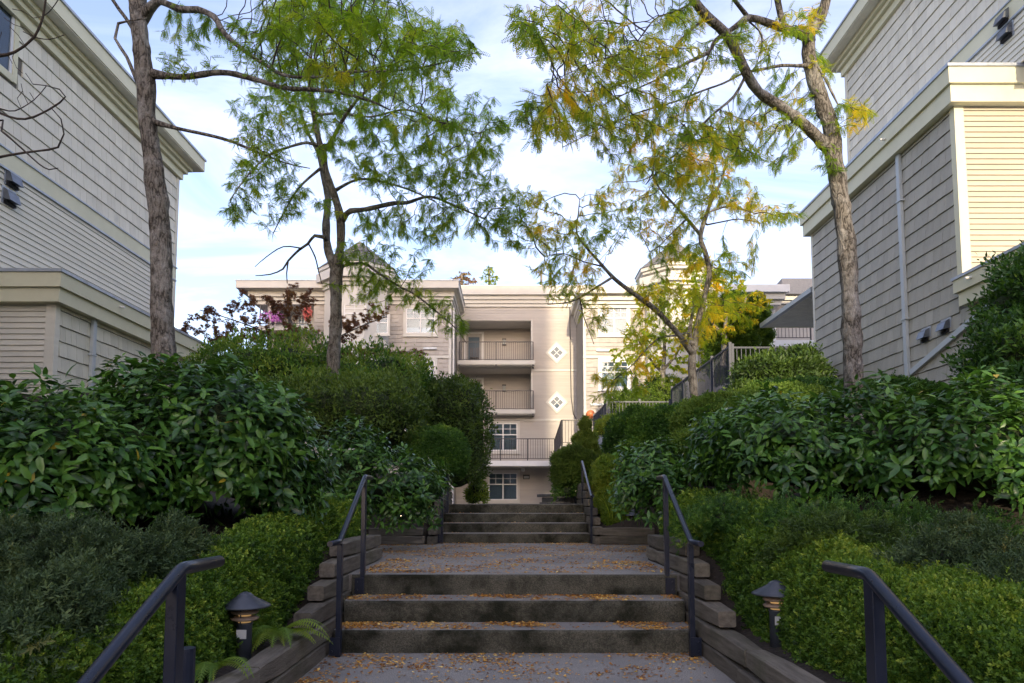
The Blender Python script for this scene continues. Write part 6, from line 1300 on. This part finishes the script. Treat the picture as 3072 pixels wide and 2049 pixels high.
# maple behind the left shrubs
tr = limb([(900, 1180, 22), (890, 1080, 18), (880, 1000, 14), (860, 930, 10)], 18, 18)
grow_tree('maple_tree', 'bronze leaved japanese maple behind the left shrubs', (tr[0][0], tr[0][1]), [tr, limb([(890, 1060, 10), (800, 1000, 6), (700, 960, 4), (600, 930, 3)], 18, 17.6), limb([(892, 1080, 10), (980, 1030, 6), (1080, 980, 4), (1160, 950, 3)], 18, 17.6), limb([(893, 1090, 8), (1050, 1085, 5), (1170, 1060, 4), (1250, 1055, 3)], 18, 17.2), limb([(890, 1090, 8), (760, 1060, 5), (650, 1030, 4)], 18, 17)],
          [(640, 950, 90, 40, 17.6, 0.9, 50), (760, 920, 90, 60, 18, 1.0, 60), (880, 900, 90, 50, 18, 1.0, 50), (700, 1010, 120, 40, 17.4, 1.0, 60), (850, 1000, 110, 50, 17.6, 1.0, 50), (1060, 960, 70, 40, 17.6, 0.8, 36), (1130, 930, 50, 25, 17.5, 0.6, 18), (1080, 1050, 110, 30, 17.2, 0.8, 50), (1230, 1060, 70, 25, 17.2, 0.6, 30), (1250, 1110, 50, 30, 17.0, 0.5, 16), (570, 990, 50, 40, 17.2, 0.6, 20)], 705, T_MAPLE, 0.135, G['maple'], per_node=7.0, tint=(0.45, 0.2), step=0.14, kill=0.22, infl=1.6, group='garden trees', bark='bark2', droop=0.25, trunk_sides=9)
# sunlit small trees on the terrace
for lab, tx, ty, Y, cl, sd, tn in (('sunlit yellow green ornamental tree on the terrace behind the slender right tree', 1985, 1210, 25.0, [(1990, 1000, 140, 120, 25, 1.4, 210), (1920, 1070, 100, 70, 24.6, 1.0, 90), (2060, 950, 100, 100, 25, 1.2, 130), (2080, 1080, 80, 80, 24.8, 1.0, 80), (2000, 890, 100, 60, 25.0, 1.0, 70)], 711, 0.62), ('golden leaved tree between the right turret and the porch roof', 2170, 1100, 21.5, [(2140, 870, 110, 90, 21.4, 1.2, 150), (2250, 910, 90, 60, 21.4, 1.0, 80), (2190, 960, 100, 60, 21.2, 1.0, 80), (2090, 800, 70, 60, 21.4, 0.8, 50)], 712, 0.70)):
    tr = limb([(tx, ty, 18), (tx + 4, ty - 80, 15), (tx + 8, ty - 150, 11), (tx + 10, ty - 220, 7)], Y, Y)
    grow_tree('ornamental_tree', lab, (tr[0][0], tr[0][1]), [tr, limb([(tx + 4, ty - 90, 11), (tx - 40, ty - 140, 8), (tx - 70, ty - 190, 5)], Y, Y - 0.4), limb([(tx + 5, ty - 100, 11), (tx + 45, ty - 150, 8), (tx + 70, ty - 210, 5)], Y, Y - 0.4)], cl, sd, T_MID, 0.15, G['locust'], per_node=13.0, tint=(tn, 0.14), step=0.18, kill=0.26, infl=2.2, twig_r=0.004, group='garden trees', bark='bark2', trunk_sides=9)
# bare tree whose twigs reach in at the left edge
tr = [(-7.3, 6.4, 1.2, 0.11), (-7.2, 6.4, 2.6, 0.10), (-7.1, 6.5, 4.0, 0.08), (-7.0, 6.5, 5.5, 0.06), (-6.9, 6.5, 7.0, 0.03)]
def bl(c): return limb([(x / 2.24, y / 2.24, w) for x, y, w in c], 7.0, 6.6)
grow_tree('bare_tree', 'bare dark twigs reaching in from the left edge', (-7.3, 6.4), [tr, [tr[2]] + bl([(-150, 420, 13), (0, 375, 11), (100, 350, 9), (230, 250, 8), (290, 110, 7), (310, -20, 6), (320, -120, 5)]), [tr[2]] + bl([(-200, 640, 10), (0, 760, 8), (170, 800, 7), (340, 730, 6), (440, 650, 5), (400, 600, 4), (310, 575, 3), (220, 565, 3)]), [tr[2]] + bl([(-150, 1100, 10), (0, 1055, 8), (170, 1025, 7), (390, 990, 6), (430, 900, 5), (410, 800, 4), (340, 720, 3)]), [tr[2]] + bl([(-100, 820, 8), (10, 880, 7), (160, 1010, 6), (260, 1100, 5), (330, 1140, 4), (390, 1130, 3)]), bl([(230, 250, 4), (330, 265, 3), (430, 235, 2)]), bl([(290, 110, 4), (340, 70, 3), (390, 0, 3)]), bl([(0, 730, 5), (100, 745, 4), (230, 670, 3), (310, 580, 3)])],
          [(20, 60, 40, 40, 6.8, 0.2, 8), (60, 220, 40, 30, 6.8, 0.2, 8)], 721, T_LOCUST, 0.1, G['locust'], per_node=0, group='garden trees', bark='twig', trunk_sides=10)
# trees beyond the far roof
for lab, px, py, rx, ry, lm, tn, sd in (('russet tree top behind the far roof', 1385, 850, 48, 40, 'maple', 0.75, 731), ('pale yellow green tree top behind the far roof', 1468, 840, 30, 48, 'sun', 0.75, 732), ('thin green cypress tip left of the right turret', 1624, 842, 9, 40, 'sun', 0.5, 733), ('second thin cypress tip above the far cornice', 1652, 842, 8, 34, 'sun', 0.6, 734)):
    Y = 55.0; c = at(px, py, Y); tr = [(c.x, Y, 1.0, 0.25), (c.x, Y, c.z * 0.6, 0.18), (c.x, Y, c.z, 0.10), (c.x, Y, c.z + ry * 0.7 * Y / F, 0.04)]
    grow_tree('background_tree', lab, (c.x, Y), [tr], [(px, py, rx, ry, Y, rx * Y / F, int(60 + rx * 3))], sd, T_MID, 0.28 if rx > 20 else 0.2, G[lm], per_node=6.0, tint=(tn, 0.15), step=0.28, kill=0.35, infl=4.0, twig_r=0.008, group='trees beyond the far building', bark='bark2', trunk_sides=8)
